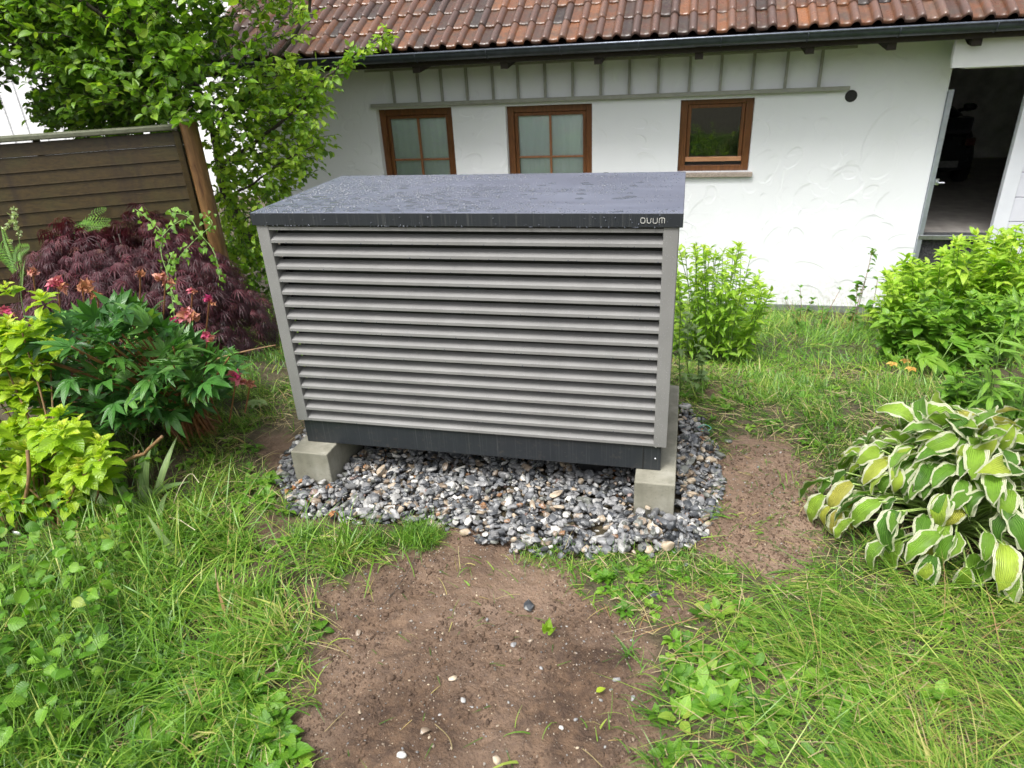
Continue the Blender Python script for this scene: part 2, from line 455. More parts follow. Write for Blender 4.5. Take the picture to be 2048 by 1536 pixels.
M['iris_leaf'] = leaf_mat('iris_leaf', [(0, (.14, .24, .08)), (1, (.24, .34, .13))], .42, .3)
M['dry_leaf'] = leaf_mat('dry_leaf', [(0, (.28, .11, .04)), (.6, (.42, .20, .08)), (1, (.48, .33, .18))], .55, .25)
M['petal_pink'] = leaf_mat('petal_pink', [(0, (.58, .04, .20)), (.3, (.62, .16, .22)), (.6, (.58, .27, .22)), (.8, (.50, .22, .11)), (1, (.34, .15, .06))], .5, .3, tcol=(1.1, .9, .9), midrib=False)
M['petal_yellow'] = leaf_mat('petal_yellow', [(0, (.50, .24, .05)), (1, (.68, .48, .14))], .5, .3, tcol=(1.1, 1, .8), midrib=False)
M['seed_head'] = leaf_mat('seed_head', [(0, (.35, .45, .22)), (1, (.5, .56, .33))], .6, .3, midrib=False)
M['straw'] = leaf_mat('straw', [(0, (.30, .24, .12)), (1, (.46, .38, .22))], .6, .2, midrib=False)

def m_hosta():
    m = NT('hosta_leaf'); x, y, r = m.lc(); v = m.coord(src='World')
    ax = m.math('ABSOLUTE', x)
    g = m.ramp(r, [(0, (.06, .18, .018)), (.35, (.14, .31, .03)), (.7, (.25, .43, .04)), (.88, (.40, .53, .06)), (.93, (.48, .50, .07)), (1, (.52, .46, .10))])
    n = m.noise(22, 3, vec=v)
    g = m.mix(.5, g, m.mix(1.0, g, m.ramp(n, [(.3, .6), (.7, 1.5)]), 'MULTIPLY'))
    ribs = m.math('SINE', m.math('MULTIPLY', ax, 42))
    g = m.mix(m.math('MULTIPLY', m.math('GREATER_THAN', ribs, .6), .22), g, (.30, .42, .12))
    thr = m.math('ADD', .73, m.math('MULTIPLY', m.math('SUBTRACT', m.noise(26, 3, vec=v), .5), .75))
    tipm = m.math('MULTIPLY', m.math('MAXIMUM', m.math('SUBTRACT', y, .78), 0), 1.6)
    e = m.math('GREATER_THAN', m.math('ADD', ax, tipm), thr)
    cream = m.mix(n, (.60, .64, .40), (.78, .78, .60))
    c = m.mix(e, g, cream)
    br = m.ramp(m.noise(45, 3, vec=v), [(.66, 0.0), (.72, 1.0)])
    c = m.mix(m.math('MULTIPLY', br, m.math('MULTIPLY', m.math('GREATER_THAN', ax, .6), .6)), c, (.30, .19, .07))
    m.set(color=c, rough=.36, normal=m.bump(ribs, .75, .0022))
    tr = m.new('ShaderNodeBsdfTranslucent'); m.link(m.mix(1.0, c, (1.1, 1.2, .6), 'MULTIPLY'), tr.inputs[0])
    mx = m.new('ShaderNodeMixShader'); mx.inputs[0].default_value = .28
    m.link(m.b.outputs[0], mx.inputs[1]); m.link(tr.outputs[0], mx.inputs[2]); m.link(mx.outputs[0], m.out.inputs[0])
    M['hosta_leaf'] = m.m
m_hosta()

# ------------------------------------------------------------------ leaf templates
def leaf_t(prof, nseg=5, cols=3, fold=.25, curl=.3, wave=0.0, w=.35, phase=0.0, twist=0.0):
    """prof: width factor at v 0..1 ; returns (verts, quads, uv)"""
    us = np.linspace(-1, 1, cols); V = []; A = []
    for j in range(nseg + 1):
        v = j / nseg; ww = w * prof(v)
        ang = curl * v
        y = v if curl == 0 else math.sin(ang) / curl * (1 if curl else 1); z = 0 if curl == 0 else -(1 - math.cos(ang)) / curl
        for u in us:
            zz = fold * abs(u) * ww + wave * math.sin(v * 17 + phase + (u > 0) * 1.7) * abs(u) ** 2 * (.2 + v)
            tw = twist * v
            V.append((u * ww * math.cos(tw), y, z + zz + u * ww * math.sin(tw))); A.append((u, v, 0))
    F = [(j * cols + i, j * cols + i + 1, (j + 1) * cols + i + 1, (j + 1) * cols + i) for j in range(nseg) for i in range(cols - 1)]
    return np.array(V), np.array(F), np.array(A)

ovate = lambda v: max(.02, math.sin(PI * v ** .8) ** .85) if 0 < v < 1 else .02
lance = lambda v: max(.02, math.sin(PI * v ** .75)) if 0 < v < 1 else .03
heart = lambda v: max(.02, (1 - v) ** .75 * 1.15 if v > .12 else .75 + v * 2.3)
strap = lambda v: max(.03, min(1, 2.2 * (1 - v)) ** .8)
blade = lambda v: max(.06, (1 - v) ** .6)

def combine(tpls):
    V = []; F = []; A = []; n = 0
    for (v, f, a), Mx in tpls:
        V.append(v @ np.array(Mx).T); F.append(f + n); A.append(a); n += len(v)
    return np.concatenate(V), np.concatenate(F), np.concatenate(A)

def rotz(a, s=1.0, tilt=0.0):
    c, sn = math.cos(a), math.sin(a)
    R = np.array([[c, -sn, 0], [sn, c, 0], [0, 0, 1.0]]) * s
    t = np.array([[1, 0, 0], [0, math.cos(tilt), -math.sin(tilt)], [0, math.sin(tilt), math.cos(tilt)]])
    return R @ t

def palmate(n=7, spread=2.4, w=.07, curl=.9):
    T = []
    for i in range(n):
        a = (i / (n - 1) - .5) * spread
        T.append((leaf_t(lance, 4, 2, .0, curl, w=w), rotz(a, 1 - .35 * abs(i / (n - 1) - .5) * 2)))
    return combine(T)

def rdir(rng, n, zmin=-1, zmax=1):
    z = rng.uniform(zmin, zmax, n); a = rng.uniform(0, 2 * PI, n); r = np.sqrt(1 - z * z)
    return np.stack([r * np.cos(a), r * np.sin(a), z], 1)

UP = np.array([0, 0, 1.0])
def lit_up(rng, n, tilt=.5):
    return nrm(UP + rng.normal(0, tilt, (n, 3)))

# ------------------------------------------------------------------ bare-earth masks on the ground
def GP(pts): return [tuple(G(*p)[:2]) for p in pts]
MUD_PATH = GP([(905, 1040), (1000, 1062), (1130, 1095), (1150, 1150), (1185, 1190), (1290, 1230), (1290, 1330), (1300, 1420), (1330, 1536), (1360, 1640), (560, 1640), (610, 1536), (610, 1440), (610, 1340), (640, 1260), (690, 1185), (790, 1120), (800, 1080)])
MUD_RIGHT = GP([(1425, 890), (1480, 850), (1560, 870), (1630, 920), (1660, 985), (1640, 1060), (1680, 1150), (1560, 1185), (1420, 1110), (1415, 1000)])
MUD_SMALL = [GP(q) for q in (
    [(470, 1045), (560, 1030), (700, 1050), (690, 1085), (520, 1085)],
    [(430, 1140), (510, 1125), (540, 1165), (450, 1180)],
    [(520, 870), (590, 870), (600, 905), (560, 940), (530, 930)],
    [(1330, 1170), (1440, 1160), (1430, 1210), (1340, 1210)],
    [(1480, 1195), (1550, 1195), (1545, 1235), (1490, 1230)],
    [(400, 1240), (470, 1260), (440, 1320), (390, 1310)],
    [(1405, 775), (1450, 770), (1460, 792), (1410, 798)],
    [(1490, 1350), (1560, 1350), (1560, 1400), (1500, 1400)], [(590, 1180), (680, 1160), (690, 1200), (600, 1230)], [(1320, 1215), (1400, 1225), (1380, 1260), (1320, 1250)], [(1560, 1230), (1640, 1235), (1620, 1262)], [(500, 1330), (560, 1330), (550, 1400), (500, 1390)])]
GRAVEL = [(-.17, .02), (-.10, -.13), (.08, -.30), (.40, -.30), (.72, -.26), (.86, -.33), (1.06, -.36), (1.35, -.31), (1.62, -.25), (1.71, .02), (1.74, .35), (1.66, .66), (1.56, .80), (-.02, .80), (-.2, .5)]

def jitter(x, y, a=.06):
    return x + (fbm(x * 5, y * 5, 3, 3) - .5) * a * 2, y + (fbm(x * 5, y * 5, 3, 11) - .5) * a * 2
def mudmask(x, y):
    jx, jy = jitter(x, y)
    m = in_poly(jx, jy, MUD_PATH) | in_poly(jx, jy, MUD_RIGHT)
    for q in MUD_SMALL: m |= in_poly(jx, jy, q)
    return m
def softmud(x, y):
    s = 0
    for dx, dy in ((0, 0), (.05, 0), (-.05, 0), (0, .05), (0, -.05), (.09, .06), (-.09, .06), (.09, -.06), (-.09, -.06)): s = s + mudmask(x + dx, y + dy)
    q = 0
    for dx, dy in ((0, 0), (.02, 0), (-.02, 0), (0, .02), (0, -.02)):
        jx, jy = jitter(x + dx, y + dy, .04); k = np.zeros(np.shape(x), bool)
        for pl in MUD_SMALL: k |= in_poly(jx, jy, pl)
        q = q + k
    return np.maximum(s / 9, q / 5) + (fbm(x * 14, y * 14, 4, 63) - .5) * 1.1
def gravmask(x, y, a=.035):
    jx, jy = jitter(x, y, a); return in_poly(jx, jy, GRAVEL)

def hgt(x, y):
    """terrain height"""
    z = gz0(y) + (fbm(x * 1.6, y * 1.6, 3, 5) - .5) * .035
    near = (fbm(x * 9, y * 9, 4, 21) - .5) * .028 + (fbm(x * 34, y * 34, 3, 31) - .5) * .014 + np.abs(fbm(x * 17, y * 17, 3, 37) - .5) * .03 * np.clip((fbm(x * 3, y * 3, 2, 39) - .4) * 5, 0, 1)
    return z + near * np.exp(-np.clip(np.hypot(x - 1.3, y + .5) - 3, 0, 50))

# ------------------------------------------------------------------ the ground
def build_ground():
    def axis(c0, c1, step, far, g=1.14):
        a = list(np.arange(c0, c1, step)); s = step; x = a[-1]
        while x < far: s *= g; x += s; a.append(x)
        s = step; x = a[0]; b = []
        while x > -far: s *= g; x -= s; b.append(x)
        return np.array(b[::-1] + a)
    xs = axis(-.9, 3.3, .0125, 70); ys = axis(-1.75, 1.6, .0125, 70)
    X, Y = np.meshgrid(xs, ys); Z = hgt(X, Y)
    far = np.clip((np.hypot(X, Y) - 9) / 10, 0, 1); Z = Z * (1 - far) + gz0(Y) * far
    k = np.clip((softmud(X, Y) - .42) * 6, 0, 1)
    for _ in range(1):
        k[1:-1, 1:-1] = (k[1:-1, 1:-1] + k[:-2, 1:-1] + k[2:, 1:-1] + k[1:-1, :-2] + k[1:-1, 2:]) / 5
    gm = gravmask(X, Y, .02)
    Z = Z - .012 * k
    Z = np.where(gm, np.minimum(Z, -.165), Z)
    # footprints / churned edge in the bare soil
    wet = np.clip((fbm(X * 2.3, Y * 2.3, 3, 77) - .42) * 4, 0, 1) * k
    wr = in_poly(X, Y, MUD_RIGHT); wet = np.where(wr, np.clip(wet + .6, 0, 1), np.where(Y > -.72, np.clip(wet * .6 + .25, 0, 1), wet * .6))
    ny, nx = X.shape
    V = np.stack([X, Y, Z], -1).reshape(-1, 3)
    i = np.arange(ny - 1)[:, None] * nx + np.arange(nx - 1)[None]
    F = np.stack([i, i + 1, i + nx + 1, i + nx], -1).reshape(-1, 4)
    A = np.stack([np.maximum(k, gm * .0), wet, k * 0], -1).reshape(-1, 3)
    o = MB().add(V, F, A).build('ground', M['ground']); tag(o, kind='structure')
build_ground()

# ------------------------------------------------------------------ the heat pump
HP_W, HP_D, HP_H, LID_T = 1.50, .743, .9216, .0456
def build_heat_pump():
    t = empty('heat_pump', (0, 0, 0), 'large grey louvred heat pump with wet dark lid, standing on two concrete blocks', 'heat pump')
    hb = .1086
    # plinth
    MB().box((.018, .012, .0), (1.482, .73, hb + .01)).build('plinth', M['dark_powder'], t, False, .003)
    m = MB().box((1.415, .0095, .004), (1.4185, .0125, hb)); m.build('plinth_seam', M['plastic_black'], t, False)
    for x, z in ((1.462, .052), (1.462, .105)):
        MB().tube([(x, .0125, z), (x, .008, z)], .004, 10).build('screw', M['steel'], t)
    # posts
    for x0, x1 in ((0, .047), (1.453, 1.5)):
        for y0, y1 in ((0, .047), (.683, .73)):
            MB().box((x0, y0, hb), (x1, y1, HP_H)).build('corner_post', M['grey_powder'], t, False, .002)
    # inner carcass
    MB().box((.05, .064, hb), (1.45, .664, HP_H - .002)).build('inner_casing', M['plastic_black'], t, False)
    # louvres: lip at the front, blade rising inwards
    n = 16; pitch = (HP_H - .018 - hb) / n
    def slat(z, x0, x1, ax, flip=1, off=0.0):
        p = [(0.002, z), (0.002, z + .0110), (.0055, z + .0128), (.038, z + .0285), (.0385, z + .0270), (.0068, z + .0112), (.0045, z + .0095), (.0045, z)]
        p = [(off + flip * a, b) for a, b in p]
        if flip < 0: p = p[::-1]
        return MB().prism(p, x0, x1, ax)
    for side, (x0, x1, ax, fl, off) in enumerate(((.047, 1.453, 0, 1, 0), (.047, .683, 1, -1, 1.5), (.047, .683, 1, 1, 0), (.047, 1.453, 0, -1, .73))):
        m = MB()
        for k in range(n):
            s = slat(hb + .002 + k * pitch, x0, x1, ax, fl, off); m.add(np.concatenate(s.V), [tuple(f[0]) for f in s.F])
        # top strip
        z = HP_H - .018
        p = [(off + fl * .002, z), (off + fl * .002, z + .012), (off + fl * .03, z + .012), (off + fl * .03, z)]
        m.prism(p, x0, x1, ax)
        m.build('louvre_panel', M['grey_powder'], t, False)
    for x in (.050, 1.440):
        m = MB()
        m.box((x, .0535, hb), (x + .010, .0625, HP_H - .01))
        for k in range(n): m.box((x + .012, .040, hb + .004 + k * pitch), (x + .020, .0515, hb + .03 + k * pitch))
        m.build('louvre_bracket', M['plastic_black'], t, False)
    # lid: slightly proud of the body, folded edge
    l = MB().box((-.012, -.006, HP_H), (1.512, HP_D, HP_H + LID_T)).build('lid', [M['dark_powder'], M['lid_top']], t, False, .0022)
    for p in l.data.polygons:
        if p.normal.z > .9: p.material_index = 1
    MB().box((.004, .004, HP_H - .006), (1.496, .728, HP_H - .0005)).build('lid_gasket', M['plastic_black'], t, False)
    # logo letters on the lid edge
    p0 = W(1281.5, 446, -.006); p1 = W(1329, 446, -.006); w = p1[0] - p0[0]; zb = p0[2]; hh = .0165
    m = MB(); th = .0019
    def stroke(pts):
        P = np.array(pts, float); P = P.copy()
        T = nrm(np.gradient(P, axis=0)); N = np.stack([-T[:, 1], T[:, 0]], 1)
        L = P + N * th / 2; Rr = P - N * th / 2; n = len(P)
        V = [(a[0], -.0075, a[1]) for a in L] + [(a[0], -.0075, a[1]) for a in Rr]
        m.add(V, np.array([(i, i + 1, n + i + 1, n + i) for i in range(n - 1)]))
    def arc(cx, cz, r, a0, a1, k=6): return [(cx + r * math.cos(math.radians(a0 + (a1 - a0) * i / k)), cz + r * math.sin(math.radians(a0 + (a1 - a0) * i / k))) for i in range(k + 1)]
    lw = w * .175; g = w * .085; r = .0045; x = p0[0]
    # o
    c = []
    for cx, cz, a in ((x + lw - r, zb + hh - r, 90), (x + r, zb + hh - r, 180), (x + r, zb + r, 270), (x + lw - r, zb + r, 360)): c += arc(cx, cz, r, a - 0 if a != 90 else 0, a + 90 if a != 90 else 90) if a == 90 else arc(cx, cz, r, a - 90, a)
    stroke(c + [c[0], c[1]]); x += lw + g
    stroke([(x, zb + hh), (x + .001, zb + hh * .5)] + arc(x + lw / 2, zb + .006, .006, 200, 340, 8) + [(x + lw - .001, zb + hh * .5), (x + lw, zb + hh)]); x += lw + g
    stroke([(x, zb + hh), (x, zb + r)] + arc(x + r, zb + r, r, 180, 270) + arc(x + lw - r, zb + r, r, 270, 360) + [(x + lw, zb + hh)]); x += lw + g
    mw = p1[0] - x
    stroke([(x, zb)] + [(x, zb + hh - r)] + arc(x + r, zb + hh - r, r, 180, 90) + arc(x + mw - r, zb + hh - r, r, 90, 0) + [(x + mw, zb)])
    stroke([(x + mw / 2, zb + hh - .001), (x + mw / 2, zb + hh * .5), (x + mw / 2, zb)])
    V = np.concatenate(m.V); 
    m2 = MB().add(V, np.concatenate(m.F))
    lg = m2.build('logo', mat_simple('logo_silver', (.50, .50, .47), .4, .0), l, False)
    so = lg.modifiers.new('thick', 'SOLIDIFY'); so.thickness = .001
    # beads of rain on the lid
    rng = np.random.default_rng(5)
    zt = HP_H + LID_T + .0003
    rings = [(1, 0), (.82, .55), (.45, .9)]; ns = 8; tv = [(r * math.cos(a), r * math.sin(a), z) for r, z in rings for a in np.arange(ns) * 2 * PI / ns] + [(0, 0, 1)]
    tf = [(k * ns + i, k * ns + (i + 1) % ns, (k + 1) * ns + (i + 1) % ns, (k + 1) * ns + i) for k in range(2) for i in range(ns)] + [(2 * ns + i, 2 * ns + (i + 1) % ns, 3 * ns, 3 * ns) for i in range(ns)]
    tv = np.array(tv)
    quads = np.array([f for f in tf if f[2] != f[3]]); tris = np.array([f[:3] for f in tf if f[2] == f[3]])
    N = 13000; x = rng.uniform(0, 1.5, N) ** 1.0; y = rng.uniform(0, .735, N)
    dens = np.clip(1.15 - x * .62 + (fbm(x * 4 + y * 1.5, y * 9, 3, 9) - .5) * 2.4, .03, 1) 
    sw = np.abs((y - .25) - (x - .2) * .55 + .05 * np.sin(x * 9)) < .035 + .03 * x      # wiped streak
    keep = (rng.random(N) < dens * .62) & ~(sw & (rng.random(N) < .85))
    x, y = x[keep], y[keep]; n = len(x)
    r = np.exp(rng.normal(math.log(.0026), .35, n)) * (1.1 - .3 * x)
    big = (rng.random(n) < .006); r = np.where(big, r * 2.6 + .004, r)
    nb = 60
    a = rng.uniform(-.3, .5, n)
    m = MB(); fw = np.stack([np.cos(a), np.sin(a), 0 * a], 1)
    sx = r * rng.uniform(.6, .95, n); sy = r * rng.uniform(1, 1.6, n) * np.where(big, 1.5, 1)
    sc = np.stack([sx, sy, np.minimum(r * .45, .0020)], 1)
    for tq in (quads, tris): m.scatter((tv, tq, np.zeros_like(tv)), np.stack([x, y, np.full(n, zt)], 1), fw, UP, sc, np.zeros(n))
    # larger puddled drops
    bx = np.concatenate([rng.uniform(.01, .85, 150), rng.uniform(.8, 1.35, 26)]); by = np.concatenate([rng.uniform(.008, .55, 150) * rng.uniform(.3, 1, 150), rng.uniform(.2, .55, 26)])
    n = len(bx); a = rng.uniform(-.25, .35, n); rr = rng.uniform(.004, .013, n)
    for tq in (quads, tris): m.scatter((tv, tq, np.zeros_like(tv)), np.stack([bx, by, np.full(n, zt)], 1), np.stack([np.cos(a), np.sin(a), 0 * a], 1), UP, np.stack([rr * .9, rr * 1.8, np.full(n, .0024)], 1), np.zeros(n))
    o = m.build('water_drops', M['water'], l); o['kind'] = 'stuff'
    # drops hanging along the lid's lower edge and louvres
    n = 330; x = rng.uniform(0, 1.5, n); m = MB(); r = rng.uniform(.0009, .0024, n)
    z = np.full(n, HP_H); yy = np.full(n, -.0065); k = rng.integers(0, 16, n); on = rng.random(n) < .55
    z = np.where(on, hb + .003 + k * pitch, z + rng.uniform(0, .04, n) * (rng.random(n) < .5)); yy = np.where(on, .001, yy)
    x = np.where(on, np.clip(x, .06, 1.44), x)
    for tq in (quads, tris): m.scatter((tv, tq, np.zeros_like(tv)), np.stack([x, yy, z], 1), np.array([0, 0, 1.]), np.array([0, -1., 0]), np.stack([r, r * 1.3, r], 1), np.zeros(n))
    o = m.build('rain_drops', M['water'], t); o['kind'] = 'stuff'
build_heat_pump()

def build_block(x0, x1, y0, y1, zt, label):
    m = MB().box((x0, y0, -.32), (x1, y1, zt))
    o = m.build('concrete_block', M['concrete'], None, False, .005, loc=((x0 + x1) / 2, (y0 + y1) / 2, -.2))
    tag(o, label, 'concrete block', 'concrete blocks under the heat pump')
build_block(-.018, .150, -.075, .80, -.001, 'left concrete block under the heat pump, corner next to the peony side')
build_block(1.392, 1.540, -.075, .745, -.001, 'right concrete block under the heat pump, sticking out with a long pale top edge')

# ------------------------------------------------------------------ stones
def stone_tpl(seed, sub=2):
    bm = bmesh.new(); bmesh.ops.create_icosphere(bm, subdivisions=sub, radius=1)
    V = np.array([v.co[:] for v in bm.verts]); F = np.array([[v.index for v in f.verts] for f in bm.faces]); bm.free()
    rng = np.random.default_rng(seed)
    for _ in range(13):
        n = nrm(rng.normal(size=3)); d = rng.uniform(.5, .85); k = V @ n
        V = V - np.clip(k - d, 0, None)[:, None] * n * .96
    V *= 1 + .05 * np.sin(V @ rng.normal(0, 3, (3, 1)) + 1)
    return V, F, np.zeros_like(V)
STONES = [stone_tpl(s) for s in range(10)]

def build_gravel():
    rng = np.random.default_rng(2); m = MB()
    P = []
    for z0, dens, zj in ((-.166, 1800, .006), (-.150, 2300, .008), (-.137, 1500, .008)):
        n = int(dens * 2.0 * 1.2); x = rng.uniform(-.3, 1.8, n); y = rng.uniform(-.42, .85, n)
        k = gravmask(x, y, .03); x, y = x[k], y[k]
        P.append(np.stack([x, y, z0 + rng.normal(0, zj, len(x)) + (fbm(x * 4, y * 4, 2, 8) - .5) * .03], 1))
    P = np.concatenate(P)
    # lift the bed toward the middle under the unit, thin it at the edges
    c = np.array([.75, .25]); e = np.clip((np.abs(P[:, 0] - .75) - .75) / .2, 0, 1); P[:, 2] += .012 - .022 * e
    vis = ~((P[:, 1] > .45) & (P[:, 0] > .1) & (P[:, 0] < 1.42)); P = P[vis]
    # strays over the edge
    n = 190; x = rng.uniform(-.35, 1.95, n); y = rng.uniform(-.5, .9, n); k = gravmask(x, y, .16) & ~gravmask(x, y, .02); x, y = x[k], y[k]
    P = np.concatenate([P, np.stack([x, y, hgt(x, y) + .004], 1)])
    for b in ((-.028, .16), (1.382, 1.55)):
        P = P[~((P[:, 0] > b[0]) & (P[:, 0] < b[1]) & (P[:, 1] > -.083))]
    t = rng.integers(0, 10, len(P))
    for i in range(10):
        q = P[t == i]; n = len(q)
        s = np.exp(rng.normal(math.log(.0132), .36, n)); s = np.clip(s, .006, .027)
        m.scatter(STONES[i], q, rdir(rng, n, -.35, .35), lit_up(rng, n, .45), np.stack([s * rng.uniform(.65, 1.0, n), s * rng.uniform(1.0, 1.6, n), s * rng.uniform(.5, .85, n)], 1), rng.random(n))
    o = m.build('gravel', M['stone'], angle=35); tag(o, 'bed of wet grey and brown river gravel under and around the heat pump', 'gravel', kind='stuff')
build_gravel()

def build_grit():
    """small pebbles and crumbs lying on the bare soil"""
    rng = np.random.default_rng(12); m = MB(); tp = [stone_tpl(40 + i, 1) for i in range(4)]
    n = 11000; x = rng.uniform(.2, 2.1, n); y = rng.uniform(-1.7, .5, n); k = softmud(x, y) > .4; x, y = x[k], y[k]
    z = hgt(x, y) - .012; n = len(x)
    s = np.exp(rng.normal(math.log(.0021), .5, n)); s = np.clip(s, .001, .011); r = rng.random(n)
    r = np.where(r < .6, r * .2 + .77, r * .85)
    t = rng.integers(0, 4, n)
    for i in range(4):
        q = t == i; c = q.sum()
        m.scatter(tp[i], np.stack([x, y, z + s * .3], 1)[q], rdir(rng, c, -.2, .2), lit_up(rng, c, .3), np.stack([s * .8, s * 1.2, s * .55], 1)[q], r[q])
    o = m.build('soil_grit', M['stone']); tag(o, 'fine grit and pebbles strewn over the bare soil path', 'grit', kind='stuff')
    # soil crumbs
    m = MB(); n = 60000; x = rng.uniform(.2, 2.1, n); y = rng.uniform(-1.7, .5, n)
    k = (softmud(x, y) > .3) & (fbm(x * 4, y * 4, 3, 55) > .44); x, y = x[k], y[k]; n = len(x)
    s = np.clip(np.exp(rng.normal(math.log(.0022), .55, n)), .0009, .012)
    m.scatter(tp[0], np.stack([x, y, hgt(x, y) - .012 + s * .2], 1), rdir(rng, n, -.3, .3), lit_up(rng, n, .5), np.stack([s, s * 1.2, s * .7], 1), rng.random(n))
    mm = NT('soil_crumb'); v = mm.coord(); nn = mm.noise(20, 5, vec=v); mm.set(color=mm.ramp(nn, [(.3, (.048, .028, .017)), (.7, (.128, .078, .048))]), rough=.75, normal=mm.bump(mm.noise(200, 3, vec=v), .6, .004))
    o = m.build('soil_crumbs', mm.m); tag(o, 'crumbled brown soil on the trodden path', 'soil', kind='stuff')
build_grit()

def loose_stone(px, py, s, rnd, label, i=0, group='loose stones lying on the soil'):
    p = G(px, py); m = MB(); rng = np.random.default_rng(int(px + py))
    m.scatter(STONES[i % 10], [[p[0], p[1], float(hgt(p[0], p[1])) - .012 + s * .22]], rdir(rng, 1, -.1, .1), lit_up(rng, 1, .2), np.array([[s * .8, s * 1.2, s * .6]]), [rnd])
    p[2] = float(hgt(p[0], p[1]))
    tag(m.build('stone', M['stone'], loc=p, angle=35), label, 'stone', group)
for a in ((1306, 1186, .026, .1, 'dark stone standing in the trampled grass below the right concrete block'),
          (1236, 1140, .022, .2, 'dark grey stone in grass just below the gravel edge'),
          (1058, 1208, .024, .05, 'flat dark stone in the middle of the bare soil path'),
          (1023, 1095, .016, .25, 'small dark stone rolled off the gravel onto the soil'),
          (1372, 1132, .017, .5, 'pale grey flat stone in grass near the right gravel corner'),
          (1458, 882, .022, .72, 'brownish stone beside the gravel at the start of the right mud patch'),
          (1437, 968, .017, .15, 'dark stone at the right edge of the gravel beside the block'),
          (1026, 1282, .011, .5, 'pale stone on the soil left of the torn leaf'),
          (1082, 1331, .008, .61, 'small whitish pebble below the torn leaf'),
          (906, 1353, .013, .86, 'tan pebble in the left half of the soil path'),
          (849, 1462, .016, .8, 'tan elongated pebble near the bottom left of the soil path'),
          (803, 1513, .014, .93, 'white squarish pebble at the bottom edge of the soil path'),
          (1121, 1446, .009, .93, 'white pebble at the lower right of the soil path'),
          (1234, 1355, .011, .6, 'pale round pebble at the right side of the soil path'),
          (1266, 1388, .010, .5, 'grey pebble close to the grass at the right of the soil path'),
          (993, 1515, .014, .84, 'pinkish pebble at the bottom centre of the soil path'),
          (717, 1262, .013, .82, 'orange-brown pebble by the left grass edge of the path'),
          (925, 1397, .012, .66, 'light pebble in the middle of the lower soil path')):
    loose_stone(*a, i=int(a[0]))

